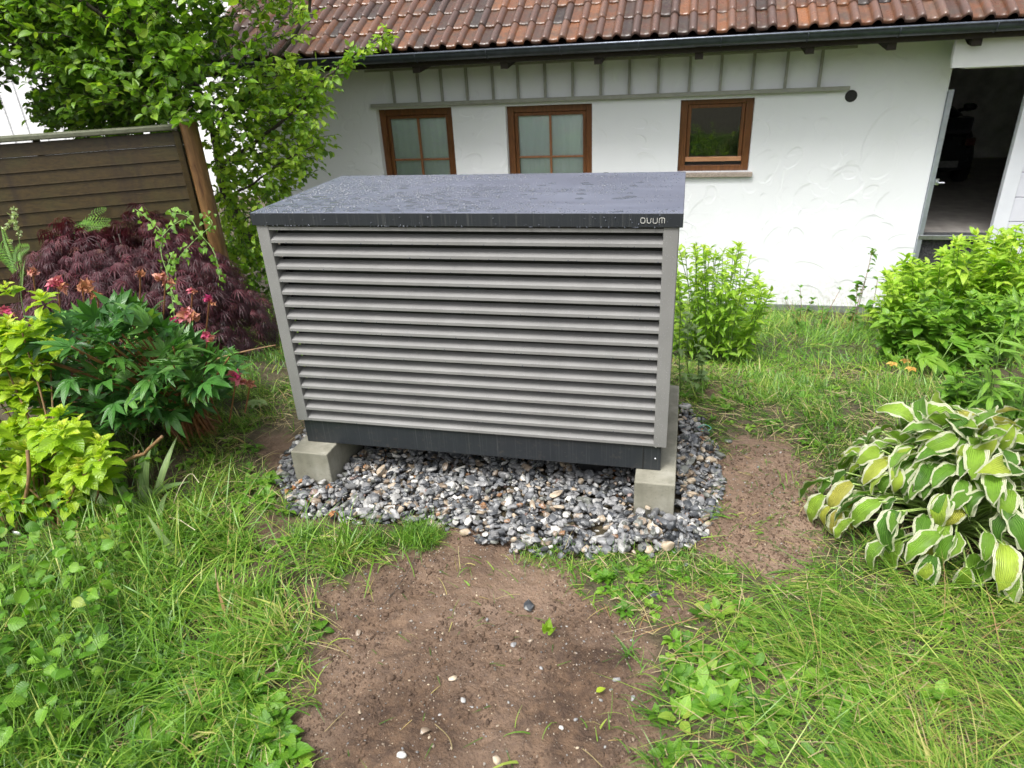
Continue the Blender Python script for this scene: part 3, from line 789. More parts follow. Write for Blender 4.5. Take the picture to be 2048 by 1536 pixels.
# ------------------------------------------------------------------ grass
def build_grass():
    rng = np.random.default_rng(7)
    T = [leaf_t(blade, 4, 2, 0, c, w=.5) for c in (.35, .9, 1.5, 2.1)]
    def put(m, x, y, L, wd, lean, leanv, rnd, spread=.5):
        n = len(x); z = hgt(x, y) - .006
        a = rng.uniform(0, 2 * PI, n)
        d = np.stack([np.cos(a) * spread, np.sin(a) * spread, np.ones(n)], 1) + leanv * lean[:, None]
        f = nrm(d); upv = nrm(np.stack([-f[:, 0], -f[:, 1], np.full(n, .3)], 1) * -1.0 + rng.normal(0, .25, (n, 3)))
        upv = nrm(np.array([0, 0, 1.]) - f * f[:, 2:3] + rng.normal(0, .2, (n, 3)))
        t = rng.integers(0, 4, n)
        for i in range(4):
            q = t == i
            m.scatter(T[i], np.stack([x, y, z], 1)[q], f[q], upv[q], np.stack([wd, L, L], 1)[q], rnd[q])
    def samp(n, x0, x1, y0, y1): return rng.uniform(x0, x1, n), rng.uniform(y0, y1, n)
    # near lawn
    m = MB()
    n = 165000; x, y = samp(n, -1.6, 3.3, -1.75, 1.4)
    sm = softmud(x, y); mud = sm > .62; gr = gravmask(x, y, .03)
    clump = fbm(x * 6, y * 6, 3, 60); big = fbm(x * 1.7, y * 1.7, 2, 61)
    edge = sm > .12
    right = x > 1.42
    # areas: trampled / thin around the right of the unit
    thin = ((x > 1.2) & (y > -.62) & (x < 2.1) & (y < 1.0 + .2 * np.sin(x * 9)))
    dens = np.where(thin, np.clip((clump - .33) * 5, .12, 1), np.clip((clump - .40) * 6, .07, .95))
    dens = np.where(edge, dens * .6, dens)
    bare_l = (x < .75) & (y > -.62) & (y < -.12); dens = np.where(bare_l, dens * np.clip((clump - .40) * 5, .15, 1), dens)
    dens = np.where(mud, np.clip((clump - .66) * 1.2, 0, .05), dens)
    infoot = (x > -.03) & (x < 1.55) & (y > -.07) & (y < .8)
    keep = (rng.random(n) < dens) & ~gr & ~infoot
    x, y, clump, big, thin, right, mud = [v[keep] for v in (x, y, clump, big, thin, right, mud)]; n = len(x)
    L = rng.uniform(.04, .12, n) * (.65 + .75 * clump)
    longr = right & (y < -.28) & (x > 1.75); L = np.where(longr, L * 2.0, L)
    longl = (x < .45) & (y < -.35); L = np.where(longl, L * 1.45, L)
    L = np.where(thin | mud, L * .68, L); L = np.where((x > 1.4) & (x <= 1.75) & (y < -.5), L * .8, L)
    wd = np.clip(np.exp(rng.normal(math.log(.0030), .42, n)), .0015, .010) * np.where(longl, 1.3, 1)
    dirv = np.zeros((n, 3)); an = fbm(x * 1.3, y * 1.3, 2, 90) * 7
    dirv[:, 0] = np.cos(an); dirv[:, 1] = np.sin(an)
    dirv[longr] = dirv[longr] * .75 + [-.55, -.3, 0]
    lean = rng.uniform(0, .8, n) + .5 * longr * rng.uniform(.6, 2.2, n) + .8 * thin
    rnd = np.clip(.34 + (big - .5) * .7 + (clump - .5) * .9 + rng.normal(0, .20, n) + .16 * longr + .10 * thin, 0, .93)
    rnd = np.where(rng.random(n) < .03, rng.uniform(.93, 1, n), rnd)
    put(m, x, y, L, wd, lean, dirv, rnd, .45)
    # long laid blades, right foreground
    n = 6000; x, y = samp(n, 1.65, 3.0, -1.5, -.2); k = ~mudmask(x, y) & (rng.random(n) < np.clip((x - 1.6) * 2.2, .1, 1)); x, y = x[k], y[k]; n = len(x)
    put(m, x, y, rng.uniform(.18, .36, n), rng.uniform(.0022, .0038, n), rng.uniform(1.2, 2.8, n), np.array([-.8, -.5, 0.]) + rng.normal(0, .7, (n, 3)) * [1, 1, 0], np.clip(rng.normal(.60, .20, n) + (fbm(x * 3, y * 3, 2, 66) - .5) * .8, .1, 1), .3)
    n = 26000; x, y = samp(n, 1.2, 2.3, -.62, 1.9); k = (softmud(x, y) < .45 + rng.normal(0, .12, n)) & ~gravmask(x, y, .03) & ~((x < 1.56) & (y > -.08) & (y < .8)) & (rng.random(n) < np.clip((fbm(x * 5, y * 5, 3, 71) - .3) * 4, .05, 1)); x, y = x[k], y[k]; n = len(x)
    put(m, x, y, rng.uniform(.04, .10, n), rng.uniform(.0022, .0042, n), rng.uniform(1.5, 5, n), nrm(rng.normal(0, 1, (n, 3)) * [1, 1, 0]), np.clip(rng.normal(.60, .24, n), .05, 1), .4)
    # tall lush blades, left foreground
    n = 6500; x, y = samp(n, -.7, .75, -1.5, -.35); k = (softmud(x, y) < .3) & (rng.random(n) < np.clip((.75 - x) * 1.3, .05, 1) * np.clip((fbm(x * 5, y * 5, 2, 99) - .35) * 4, .1, 1)); x, y = x[k], y[k]; n = len(x)
    put(m, x, y, rng.uniform(.14, .30, n), rng.uniform(.004, .0075, n), rng.uniform(.2, 1.0, n), nrm(rng.normal(0, 1, (n, 3)) * [1, 1, 0] + [.4, -.3, 0]), np.clip(rng.normal(.55, .15, n), .15, .9), .35)
    n = 2600; k = rng.uniform(0, 1, n); x = .18 + k * .52 + rng.normal(0, .03, n); y = -.36 + .03 * k + rng.normal(0, .035, n) - .06 * (1 - k); q = rng.random(n) < np.clip((fbm(x * 9, y * 9, 2, 12) - .45) * 5, 0, 1); x, y = x[q], y[q]; n = len(x)
    put(m, x, y, rng.uniform(.05, .12, n), rng.uniform(.002, .0035, n), rng.uniform(0, .8, n), nrm(rng.normal(0, 1, (n, 3)) * [1, 1, 0]), np.clip(rng.normal(.45, .15, n), .1, .85), .4)
    n = 900; x, y = samp(n, 1.0, 1.72, -.42, -.30); put(m, x, y, rng.uniform(.03, .08, n), rng.uniform(.002, .0035, n), rng.uniform(0, 1.2, n), nrm(rng.normal(0, 1, (n, 3)) * [1, 1, 0]), np.clip(rng.normal(.5, .2, n), .1, .9), .5)
    o = m.build('grass', M['grass_blade']); tag(o, 'patchy wet green lawn grass with long laid blades in the foreground', 'grass', kind='stuff')
    # grass behind and beside the unit, down to the wall
    m = MB(); n = 60000; x, y = samp(n, -3.2, 5.2, .9, 4.35)
    k = ~mudmask(x, y) & (rng.random(n) < np.clip((fbm(x * 3, y * 3, 3, 40) - .25) * 3, .2, 1)) & ~((x < 1.2) & (x > -1) & (rng.random(n) < .5)); x, y = x[k], y[k]; n = len(x)
    c = fbm(x * 2, y * 2, 3, 44)
    an = fbm(x * 2, y * 2, 2, 45) * 9
    L = rng.uniform(.06, .15, n) * (.6 + c) * np.where((y > 2.3) & (x > 1.5), 1.6, 1)
    put(m, x, y, L, rng.uniform(.004, .007, n), rng.uniform(0, 1.6, n), np.stack([np.cos(an), np.sin(an), 0 * an], 1), np.clip(.58 + (c - .5) * .7 + rng.normal(0, .16, n), 0, 1), .6)
    o = m.build('meadow_grass', M['grass_blade']); tag(o, 'yellowish mown grass between the heat pump and the white house wall', 'grass', kind='stuff')
    # thatch: dead blades and stems lying in the lawn
    m = MB(); n = 9000; x, y = samp(n, -.6, 3.0, -1.5, 1.6); k = (softmud(x, y) < .5) & ~gravmask(x, y, .03) & ~((x > -.03) & (x < 1.56) & (y > -.08) & (y < .8)); x, y = x[k], y[k]; n = len(x)
    a = rng.uniform(0, 2 * PI, n); f = np.stack([np.cos(a), np.sin(a), rng.uniform(-.05, .25, n)], 1); L = rng.uniform(.04, .16, n)
    m.scatter(leaf_t(strap, 4, 2, 0, .7, w=.5), np.stack([x, y, hgt(x, y) + rng.uniform(0, .03, n)], 1), f, lit_up(rng, n, .5), np.stack([rng.uniform(.0012, .0032, n), L, L * .5], 1), rng.random(n))
    o = m.build('thatch', M['straw']); tag(o, 'dead straw coloured blades lying in the lawn', 'thatch', kind='stuff')
    # cut clippings and straw lying on mud
    m = MB(); n = 2600; x, y = samp(n, .4, 2.3, -1.5, .9); k = (mudmask(x, y) & ((x > 1.55) | (rng.random(n) < .10))); x, y = x[k], y[k]; n = len(x)
    a = rng.uniform(0, 2 * PI, n); f = np.stack([np.cos(a), np.sin(a), 0 * a + .02], 1); L = rng.uniform(.015, .06, n)
    m.scatter(leaf_t(strap, 3, 2, 0, .3, w=.5), np.stack([x, y, hgt(x, y) - .006], 1), f, UP, np.stack([np.full(n, .0022), L, L * .5], 1), np.where(rng.random(n) < .2, rng.uniform(.9, 1, n), rng.uniform(0, .35, n)))
    o = m.build('grass_clippings', M['grass_blade']); tag(o, 'dark cut grass clippings scattered on the wet mud', 'clippings', kind='stuff')
build_grass()

def build_weeds():
    """broad leaved lawn weeds: rosettes, clover-like ground cover"""
    rng = np.random.default_rng(17)
    T = [leaf_t(ovate, 4, 3, .25, c, .03, w=.30) for c in (.3, .9, 1.4)]
    m = MB()
    def rosettes(n, reg, smin, smax, k=(5, 9), el=(.15, .9)):
        pts = []
        while len(pts) < n:
            px = (reg[0] + reg[2]) / 2 + rng.normal(0, .36) * (reg[2] - reg[0]); py = (reg[1] + reg[3]) / 2 + rng.normal(0, .36) * (reg[3] - reg[1]); p = G(px, py)
            if py > 1640 or -.05 < p[0] < 1.56 and p[1] > -.08 or gravmask(p[0:1], p[1:2])[0]: continue
            if softmud(p[0:1], p[1:2])[0] > .45: continue
            pts.append(p)
        for p in pts:
            c = rng.integers(*k); a = rng.uniform(0, 2 * PI) + np.arange(c) * 2 * PI / c + rng.normal(0, .25, c)
            e = rng.uniform(el[0], el[1], c); f = np.stack([np.cos(a) * np.cos(e), np.sin(a) * np.cos(e), np.sin(e)], 1)
            s = rng.uniform(smin, smax) * rng.uniform(.7, 1.15, c)
            z = float(hgt(p[0], p[1]))
            m.scatter(T[rng.integers(0, 3)], np.tile([p[0], p[1], z], (c, 1)) + f * s[:, None] * .2, f, UP + rng.normal(0, .2, (c, 3)), s, np.clip(rng.normal(rng.uniform(.3, .8), .1, c), 0, 1))
    rosettes(95, (1290, 1230, 1560, 1536), .025, .055)
    rosettes(45, (1560, 1290, 1900, 1536), .03, .055)
    rosettes(120, (340, 1250, 620, 1536), .03, .07)
    rosettes(120, (0, 1120, 420, 1536), .04, .08)
    rosettes(45, (1150, 1110, 1450, 1220), .018, .036)
    rosettes(60, (380, 880, 620, 1100), .03, .055)
    rosettes(80, (1370, 700, 1700, 860), .02, .045)
    o = m.build('lawn_weeds', M['weed_leaf']); tag(o, 'broad leaved weeds and clover growing among the lawn grass', 'weeds', kind='stuff')
    # ground cover at far left: round leaves on short stalks
    m = MB(); TR = [leaf_t(ovate, 6, 5, .25, c, .03, w=.38) for c in (.4, .9)]
    st = MB()
    for _ in range(950):
        px = rng.uniform(-150, 330); py = rng.uniform(900, 1520)
        if px > 330 - (py - 950) * .25: continue
        p = G(px, py); h = rng.uniform(.04, .20); z = float(hgt(p[0], p[1]))
        a = rng.uniform(0, 2 * PI); e = rng.uniform(-.4, .5); f = np.array([math.cos(a) * math.cos(e), math.sin(a) * math.cos(e), math.sin(e)])
        m.scatter(TR[rng.integers(0, 2)], [[p[0], p[1], z + h]], f, UP + rng.normal(0, .35, 3), rng.uniform(.022, .055), [np.clip(rng.normal(.5, .24), 0, .95)])
        st.tube([(p[0], p[1], z), (p[0] + .01, p[1], z + h)], .0012, 3)
    c = empty('ground_cover', G(120, 1200), 'bright green round leaved ground cover at the left edge of the lawn', 'ground cover')
    c['kind'] = 'stuff'
    a = m.build('foliage', M['weed_leaf'], c); b = st.build('stem', M['stem_green'], c)
build_weeds()

# ------------------------------------------------------------------ the house
HY = 4.40                                   # front wall plane
def build_house():
    t = empty('house', (0, HY, -.95), 'white rendered low house with brown tiled roof, wooden windows and an open garage', 'house')
    y0, y1 = HY, HY + .30; zb, zt = -.98, 1.55; X0, X1 = -2.75, 3.52
    wins = [(-1.425, -.66, .10, .965), (-.14, .665, .10, .955), (1.44, 2.055, .345, .955)]
    def wall(m, X0, X1, zb, zt, wins, y0, y1):
        xs = sorted({X0, X1, *[w[0] for w in wins], *[w[1] for w in wins]}); zs = sorted({zb, zt, *[w[2] for w in wins], *[w[3] for w in wins]})
        for a, b in zip(xs[:-1], xs[1:]):
            for c, d in zip(zs[:-1], zs[1:]):
                cx, cz = (a + b) / 2, (c + d) / 2
                if any(w[0] < cx < w[1] and w[2] < cz < w[3] for w in wins): continue
                m.add([(a, y0, c), (b, y0, c), (b, y0, d), (a, y0, d)], np.array([(0, 1, 2, 3)]))
                m.add([(a, y1, c), (b, y1, c), (b, y1, d), (a, y1, d)], np.array([(3, 2, 1, 0)]))
        for a, b, c, d in [*wins, (X0, X1, zb, zt)]:
            for p, q in (((a, c), (b, c)), ((b, c), (b, d)), ((b, d), (a, d)), ((a, d), (a, c))):
                m.add([(p[0], y0, p[1]), (q[0], y0, q[1]), (q[0], y1, q[1]), (p[0], y1, p[1])], np.array([(0, 1, 2, 3)]))
    m = MB(); wall(m, X0, X1, zb + .09, zt, wins, y0, y1); w_ = m.build('wall', M['stucco'], t, False)
    # gable walls and back wall, dividing wall to the garage
    m = MB(); m.box((X0, y1, zb), (X0 + .3, HY + 5.2, zt + .1)); m.box((X1 - .25, y1, zb), (X1 - .002, HY + 5.2, zt)); m.box((X0 + .3, HY + 4.9, zb), (X1 - .25, HY + 5.2, zt))
    m.prism([(HY, zt + .1), (HY + 5.2, zt + .1), (HY + 2.6, zt + 1.45)], X0, X0 + .3, 0)
    m.build('side_wall', M['stucco'], t, False)
    MB().box((X0 - .01, y0 - .012, zb - .3), (X1 + .0, y0 + .2, zb + .095)).build('plinth', mat_simple('plinth_grey', (.17, .18, .18), .8, 0, 12, .3, .4), t, False)
    # windows
    for k, (a, b, c, d) in enumerate(wins):
        fr = MB(); yf = y0 + .07; fw = .062
        fr.box((a, yf, c), (a + fw, yf + .08, d)); fr.box((b - fw, yf, c), (b, yf + .08, d))
        fr.box((a + fw, yf, d - fw * (1.0 if k < 2 else .7)), (b - fw, yf + .08, d)); fr.box((a + fw, yf, c), (b - fw, yf + .08, c + .05))
        wdo = fr.build('window', M['window_wood'], t, False, .004)
        sa, sb, sc, sd = a + fw, b - fw, c + .05, d - fw * (1.0 if k < 2 else .7)
        s = MB(); ys = yf + .018; sw = .034
        if k == 2: sc += .035
        s.box((sa + .003, ys, sc), (sa + sw, ys + .045, sd - .003)); s.box((sb - sw, ys, sc), (sb - .003, ys + .045, sd - .003))
        s.box((sa + sw, ys, sd - sw), (sb - sw, ys + .045, sd - .003)); 
        s.box((sa + sw, ys, sc), (sb - sw, ys + .045, sc + sw))
        if k == 2:
            MB().box((sa + .002, ys - .012, sc - .003), (sb - .002, ys - .0005, sc + .037)).build('weather_bar', M['window_sill_wood'], wdo, False, .003)
            MB().box((sa, ys + .01, c + .051), (sb, ys + .03, sc - .004)).build('gap_shade', M['plastic_black'], wdo, False)  # black strip stands for the shade in the gap below the sash
        s.build('sash', M['window_wood'], wdo, False, .004)
        if k < 2:
            mu = MB(); mx = (sa + sb) / 2
            zz = .485 if k == 0 else .49
            mu.box((mx - .010, ys + .004, sc + sw), (mx + .010, ys + .034, sd - sw)); mu.box((sa + sw, ys + .002, zz - .008), (mx - .010, ys + .036, zz + .008)); mu.box((mx + .010, ys + .002, zz - .008), (sb - sw, ys + .036, zz + .008))
            mu.build('muntin', mat_simple('muntin_wood', (.30, .13, .055), .4), wdo, False, .002)
        MB().box((sa + sw - .004, ys + .018, sc + sw - .004), (sb - sw + .004, ys + .024, sd - sw + .004)).build('pane', M['window_glass'], wdo, False)
        if k < 2:
            cu = MB(); xs = np.linspace(sa, sb, 60); V = []
            for x in xs: V += [(x, y0 + .118 + .003 * math.sin(x * 90), sc), (x, y0 + .118 + .003 * math.sin(x * 90), sd)]
            cu.add(V, np.array([(2 * i, 2 * i + 2, 2 * i + 3, 2 * i + 1) for i in range(59)])); cu.build('curtain', M['curtain'], wdo)
        else:
            MB().box((a - .02, y0 - .035, c - .040), (b + .035, y0 + .069, c - .001)).build('sill', M['granite'], wdo, False, .004)
        if k < 2:
            MB().box((a - .03, y0 - .035, c - .040), (b + .03, y0 + .069, c - .001)).build('sill', M['granite'], wdo, False, .004)
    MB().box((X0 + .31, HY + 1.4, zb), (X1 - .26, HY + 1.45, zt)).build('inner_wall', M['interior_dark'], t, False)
    # vent hole: flat disc, the shade inside it given as dark colour
    m = MB(); c = np.array([2.807, y0, .941]); a = np.arange(24) * 2 * PI / 24; r = .047
    V = [(c[0] + r * math.cos(q), y0 - .004, c[2] + r * math.sin(q)) for q in a] + [(c[0] + r * math.cos(q), y0 - .001, c[2] + r * math.sin(q)) for q in a]
    m.add(V, [tuple(range(24))[::-1]] + [(i, (i + 1) % 24, 24 + (i + 1) % 24, 24 + i) for i in range(24)])
    m.build('vent_hole', M['interior_dark'], t, False)
    # trellis rails and battens under the eaves
    def Z(px, py, Y): return W(px, py, Y)
    yr = y0 - .045
    lo0, lo1 = W(742, 214, yr), W(1700, 174, yr); up0, up1 = W(730, 147, yr), W(1716, 88, yr)
    zl = (lo0[2] + lo1[2]) / 2; zu = (up0[2] + up1[2]) / 2
    tr = MB().box((lo0[0], yr - .014, zl - .016), (lo1[0], yr + .014, zl + .016)).box((up0[0], yr - .012, zu - .010), (up1[0], yr + .014, zu + .010)).build('trellis', M['trellis_metal'], t, False, .002)
    for i, px in enumerate((788, 838, 884, 934, 986, 1036, 1090, 1145, 1201, 1258, 1316, 1378, 1440, 1504, 1570, 1638)):
        x = W(px - (0), 200 - i * 2, yr)[0]
        MB().box((x - .011, yr + .002, zl + .016), (x + .011, yr + .024, zu - .010)).build('batten', M['trellis_metal'], tr, False)
    for x in np.linspace(lo0[0] + .1, lo1[0] - .1, 6):
        MB().box((x - .012, yr + .014, zl - .006), (x + .012, y0 - .001, zl + .006)).build('bracket', M['trellis_metal'], tr, False)
    # roof
    pitch = math.radians(29.7); cs, sn = math.cos(pitch), math.sin(pitch)
    ex0, ex1 = -2.97, 6.6; ey, ez = 3.93, 1.447
    tw = .1455; te = .262; nc = int((ex1 - ex0) / tw); nr = 7
    us = np.linspace(0, 1, 15)
    def prof(u):
        # flat pan, then a round roll on the right
        if u < .50: return .005 * (math.cos(u / .50 * PI * 2) * .5 + .5)
        q = (u - .50) / .50; return .038 * math.sin(PI * q) ** .75 + .005 * (1 - abs(2 * q - 1))
    pz = np.array([prof(u) for u in us]); rng = np.random.default_rng(3); m = MB()
    for r in range(nr):
        for c in range(nc):
            rn = rng.random(); dz = rng.normal(0, .0022); dx = rng.normal(0, .0015); s0 = r * te + rng.normal(0, .004); rot = rng.normal(0, .006)
            x = ex0 + c * tw + dx
            rows = [(s0, -.018, 0), (s0, .0, .0), (s0 + .006, .006, .1), (s0 + .03, .009, .3), (s0 + te * .6, .003, .6), (s0 + te + .03, -.010, 1)]
            V = []; A = []
            for s, h, vv in rows:
                for u, z in zip(us, pz):
                    hh = h + .030 + z + dz; ss = s + (u - .5) * rot - .008 * (z / .034)
                    V.append((x + u * tw * 1.012, ey + ss * cs - hh * sn, ez + ss * sn + hh * cs)); A.append((z / .036, vv, rn))
            n = len(us); F = np.array([(j * n + i, j * n + i + 1, (j + 1) * n + i + 1, (j + 1) * n + i) for j in range(len(rows) - 1) for i in range(n - 1)])
            m.add(V, F, A)
    rf = m.build('roof', M['roof_tile'], t, True, angle=50)
    # roof deck, back slope, ridge
    L = nr * te; ry, rz = ey + L * cs, ez + L * sn
    m = MB(); m.prism([(ey + .03, ez - .03), (ry, rz - .02), (ry + L * cs, ez - .03), (ry + L * cs, ez - .09), (ry, rz - .09), (ey + .03, ez - .07)], ex0 + .01, ex1 - .01, 0)
    m.build('roof_deck', M['rafter_wood'], rf, False)
    MB().prism([(ry + .01, rz - .015), (ry + L * cs, ez - .025), (ry + L * cs, ez + .02), (ry + .01, rz + .04)], ex0, ex1, 0).build('back_slope', mat_simple('tile_plain', (.2, .08, .05), .5, 0, 14, .35), rf, False)
    MB().tube([(ex0, ry, rz + .035), (ex1, ry, rz + .035)], .07, 10).build('ridge', M['roof_tile'], rf)
    # fascia, rafters, gutter
    MB().box((ex0 + .01, ey + .035, ez - .115), (ex1 - .01, ey + .062, ez - .031)).build('fascia', M['rafter_wood'], rf, False)
    for px, py in ((840, 133), (1014, 127), (1199, 117), (1398, 109), (1616, 98), (1777, 90), (1945, 80)):
        x = W(px, py, 4.1)[0]
        MB().prism([(ey + .063, ez - .165), (HY - .001, ez - .11), (HY - .001, ez + .06), (ey + .063, ez - .031 - .04)], x - .032, x + .032, 0).build('rafter', M['rafter_wood'], rf, False)
    gy, gzz, gr = ey - .035, ez - .015, .060; P = []
    for i in range(13):
        a = PI + PI * i / 12; P.append((gy + gr * math.cos(a), gzz + gr * math.sin(a)))
    for i in range(13):
        a = 2 * PI - PI * i / 12; P.append((gy + (gr - .003) * math.cos(a), gzz + (gr - .003) * math.sin(a)))
    gm = mat_simple('gutter_metal', (.045, .055, .068), .35, .35, 15, .25)
    g = MB(); n = len(P); V = [(x, a, b) for x in (ex0, ex1) for a, b in P]
    g.add(V, np.array([(i, (i + 1) % n, n + (i + 1) % n, n + i) for i in range(n)]))
    gu = g.build('gutter', gm, t, True, angle=40)
    MB().tube([(ex0, gy - gr, gzz + .004), (ex1, gy - gr, gzz + .004)], .0085, 8).build('gutter_bead', mat_simple('gutter_bead_metal', (.14, .16, .20), .25, .5), gu)
    for x in np.arange(ex0 + .35, ex1, .62):
        p = MB(); pts = [(x, gy + (gr + .004) * math.cos(a), gzz + (gr + .004) * math.sin(a)) for a in np.linspace(PI, 2 * PI, 9)]
        p.tube(pts, .004, 4); p.build('gutter_hook', gm, gu)
    # soffit
    MB().box((ex0 + .02, ey + .063, ez - .03), (ex1 - .02, HY + .0, ez - .015)).build('soffit', M['rafter_wood'], rf, False)
    # garage front: lintel panel, jamb, door leaf, threshold, interior
    lz = 1.124; gx0 = 3.522; gx1 = 6.3
    LY = HY - .33
    notch = [tuple(W(px, py, LY)[[0, 2]]) for px, py in ((1904, 136), (2048, 129), (2048, 66), (1967, 75), (1957.5, 89), (1935, 89), (1928, 75), (1915, 76), (1906, 112))]
    sx = gx1 - notch[1][0]; notch[1] = (gx1, notch[1][1]); notch[2] = (gx1, notch[2][1])
    li = MB().prism(notch, LY, LY + .05, 1).build('garage_lintel', M['white_paint'], t, False)
    MB().box((gx0, LY + .051, notch[0][1] - .012), (gx1, HY + .05, notch[0][1] + .03)).build('track', M['white_paint'], li, False)
    MB().box((gx0 + .001, HY - .028, -.62), (gx0 + .038, HY + .04, .965)).build('door_jamb', M['metal_strip'], t, False, .003)
    lt = MB().box((gx0 + .036, HY - .05, .225), (gx0 + .062, HY - .029, .275)); lt.tube([(gx0 + .05, HY - .05, .25), (gx0 + .05, HY - .09, .25), (gx0 + .09, HY - .09, .25)], .008, 6)
    lt.build('door_latch', M['steel'], t, False)
    # sectional door leaf at the right, horizontal grooves
    d = MB(); z = -.50
    while z < lz - .05:
        z2 = min(z + .20, lz - .042); d.box((4.20, HY + .012, z + .003), (gx1, HY + .05, z2)); z += .203
    dl = d.build('garage_door', mat_simple('door_panel', (.66, .67, .74), .45, 0, 5, .05, .03), t, False, .002)
    MB().box((4.085, HY - .005, -.50), (4.197, HY + .055, lz - .042)).build('door_frame', mat_simple('door_frame_white', (.70, .72, .78), .45, 0, 5, .05, .03), dl, False, .004)
    MB().box((gx0, HY - .03, -.245), (4.083, HY + .08, -.205)).build('threshold', M['steel'], t, False, .003)
    MB().box((gx0 + .04, HY + .02, -.98), (gx1, HY + .10, -.248)).build('grate', mat_simple('dark_gravel_wall', (.035, .035, .038), .8, 0, 60, .6, 1.0, .01), t, False)
    gi = MB(); gi.box((3.53, HY + .101, -.28), (gx1, HY + 5.0, -.22)); gi.build('garage_floor', mat_simple('screed', (.30, .28, .26), .6, 0, 8, .25), t, False)
    gi = MB(); gi.box((3.525, HY + 4.2, -.28), (gx1, HY + 4.3, 1.5)); gi.box((gx1, HY + .02, -.98), (gx1 + .15, HY + 5.1, 1.5)); gi.box((3.525, HY + .06, 1.43), (gx1, HY + 4.99, 1.48))
    gi.build('garage_wall', mat_simple('garage_plaster', (.80, .79, .78), .9, 0, 6, .2), t, False)
build_house()

def build_car():
    """dark hatchback seen from behind inside the garage"""
    cx, cy, z0 = 4.12, 6.5, -.22; K = .68
    t = empty('parked_car', (cx, cy, z0), 'black hatchback car parked in the dark garage, only its rear corner and mirror showing', 'car')
    # loft of cross sections along y (rear at y = cy)
    secs = [(0, .33, .62, .42, .50), (.05, .26, .66, .62, .72), (.25, .22, .70, .98, .66), (.55, .20, .72, 1.22, .58), (1.1, .19, .73, 1.28, .58), (1.7, .19, .73, 1.24, .58), (2.2, .2, .72, .92, .60), (2.7, .22, .70, .80, .62), (3.1, .26, .64, .66, .58), (3.25, .32, .56, .50, .50)]
    m = MB(); V = []; ns = 24
    for s, zb, hw, zt, rw in secs:
        for i in range(ns):
            a = 2 * PI * i / ns; ca, sa = math.cos(a), math.sin(a)
            e = lambda v, p: math.copysign(abs(v) ** p, v)
            X = e(ca, .45); Zq = e(sa, .55); zc = zb + (zt - zb) * (Zq * .5 + .5)
            k = max(0, (zc - .72) / .6); V.append((cx + X * hw * (1 - .28 * k), cy + s, z0 + zc))
    n = len(secs); F = [(j * ns + i, j * ns + (i + 1) % ns, (j + 1) * ns + (i + 1) % ns, (j + 1) * ns + i) for j in range(n - 1) for i in range(ns)]
    m.add(V, F + [tuple(range(ns))[::-1], tuple(range((n - 1) * ns, n * ns))])
    m.V[0] = (m.V[0] - [cx, cy, z0]) * K + [cx, cy, z0]
    body = m.build('body', M['carpaint'], t); body.modifiers.new('s', 'SUBSURF').levels = 1
    o3 = np.array([cx, cy, z0]); k3 = lambda x, y, z: tuple(o3 + np.array([x, y, z]) * K)
    for sx in (-1, 1):
        for sy in (.62, 2.62):
            w = MB().tube([k3(sx * .62, sy, .29), k3(sx * .745, sy, .29)], .29 * K, 20).build('wheel', M['rubber'], t)
            MB().tube([k3(sx * .745, sy, .29), k3(sx * .752, sy, .29)], .18 * K, 12).build('rim', M['steel'], w)
        mr = MB(); mr.add(STONES[1][0] * np.array([.13, .06, .085]) * K + k3(sx * .84, 1.3, 1.12), STONES[1][1]); mr.tube([k3(sx * .62, 1.3, 1.05), k3(sx * .80, 1.3, 1.1)], .02, 6); mr.build('mirror', M['carpaint'], t)
        MB().box(k3(sx * .55 - .07, .03, .66), k3(sx * .55 + .07, .12, .78)).build('tail_light', mat_simple('tail_red', (.05, .008, .008), .2), t, False, .008)
    MB().box(k3(-.56, .12, .82), k3(.56, .34, 1.08)).build('rear_window', mat_simple('dark_glass', (.01, .012, .014), .05), t, False, .012)
    MB().box(k3(-.10, -.035, .34), k3(.42, -.02, .44)).build('number_plate', mat_simple('plate_grey', (.16, .16, .16), .5), t, False)
build_car()

def build_neighbour():
    t = empty('white_building', (-9, 11, -.95), 'bright white building with vertical boards glimpsed beyond the fence through the tree', 'building')
    MB().box((-18, 10.0, -1.2), (-5.4, 16, 4.3)).build('wall', M['white_paint'], t, False)
    m = MB()
    for x in np.arange(-17.9, -5.4, .42): m.box((x, 9.97, -1.2), (x + .03, 9.999, 4.3))
    m.build('cover_strips', mat_simple('strip_grey', (.77, .78, .79), .6), t, False)
    MB().prism([(9.6, 4.301), (16.4, 4.301), (13, 5.6)], -18.4, -5.0, 0).build('roof', M['interior_dark'], t, False)
build_neighbour()

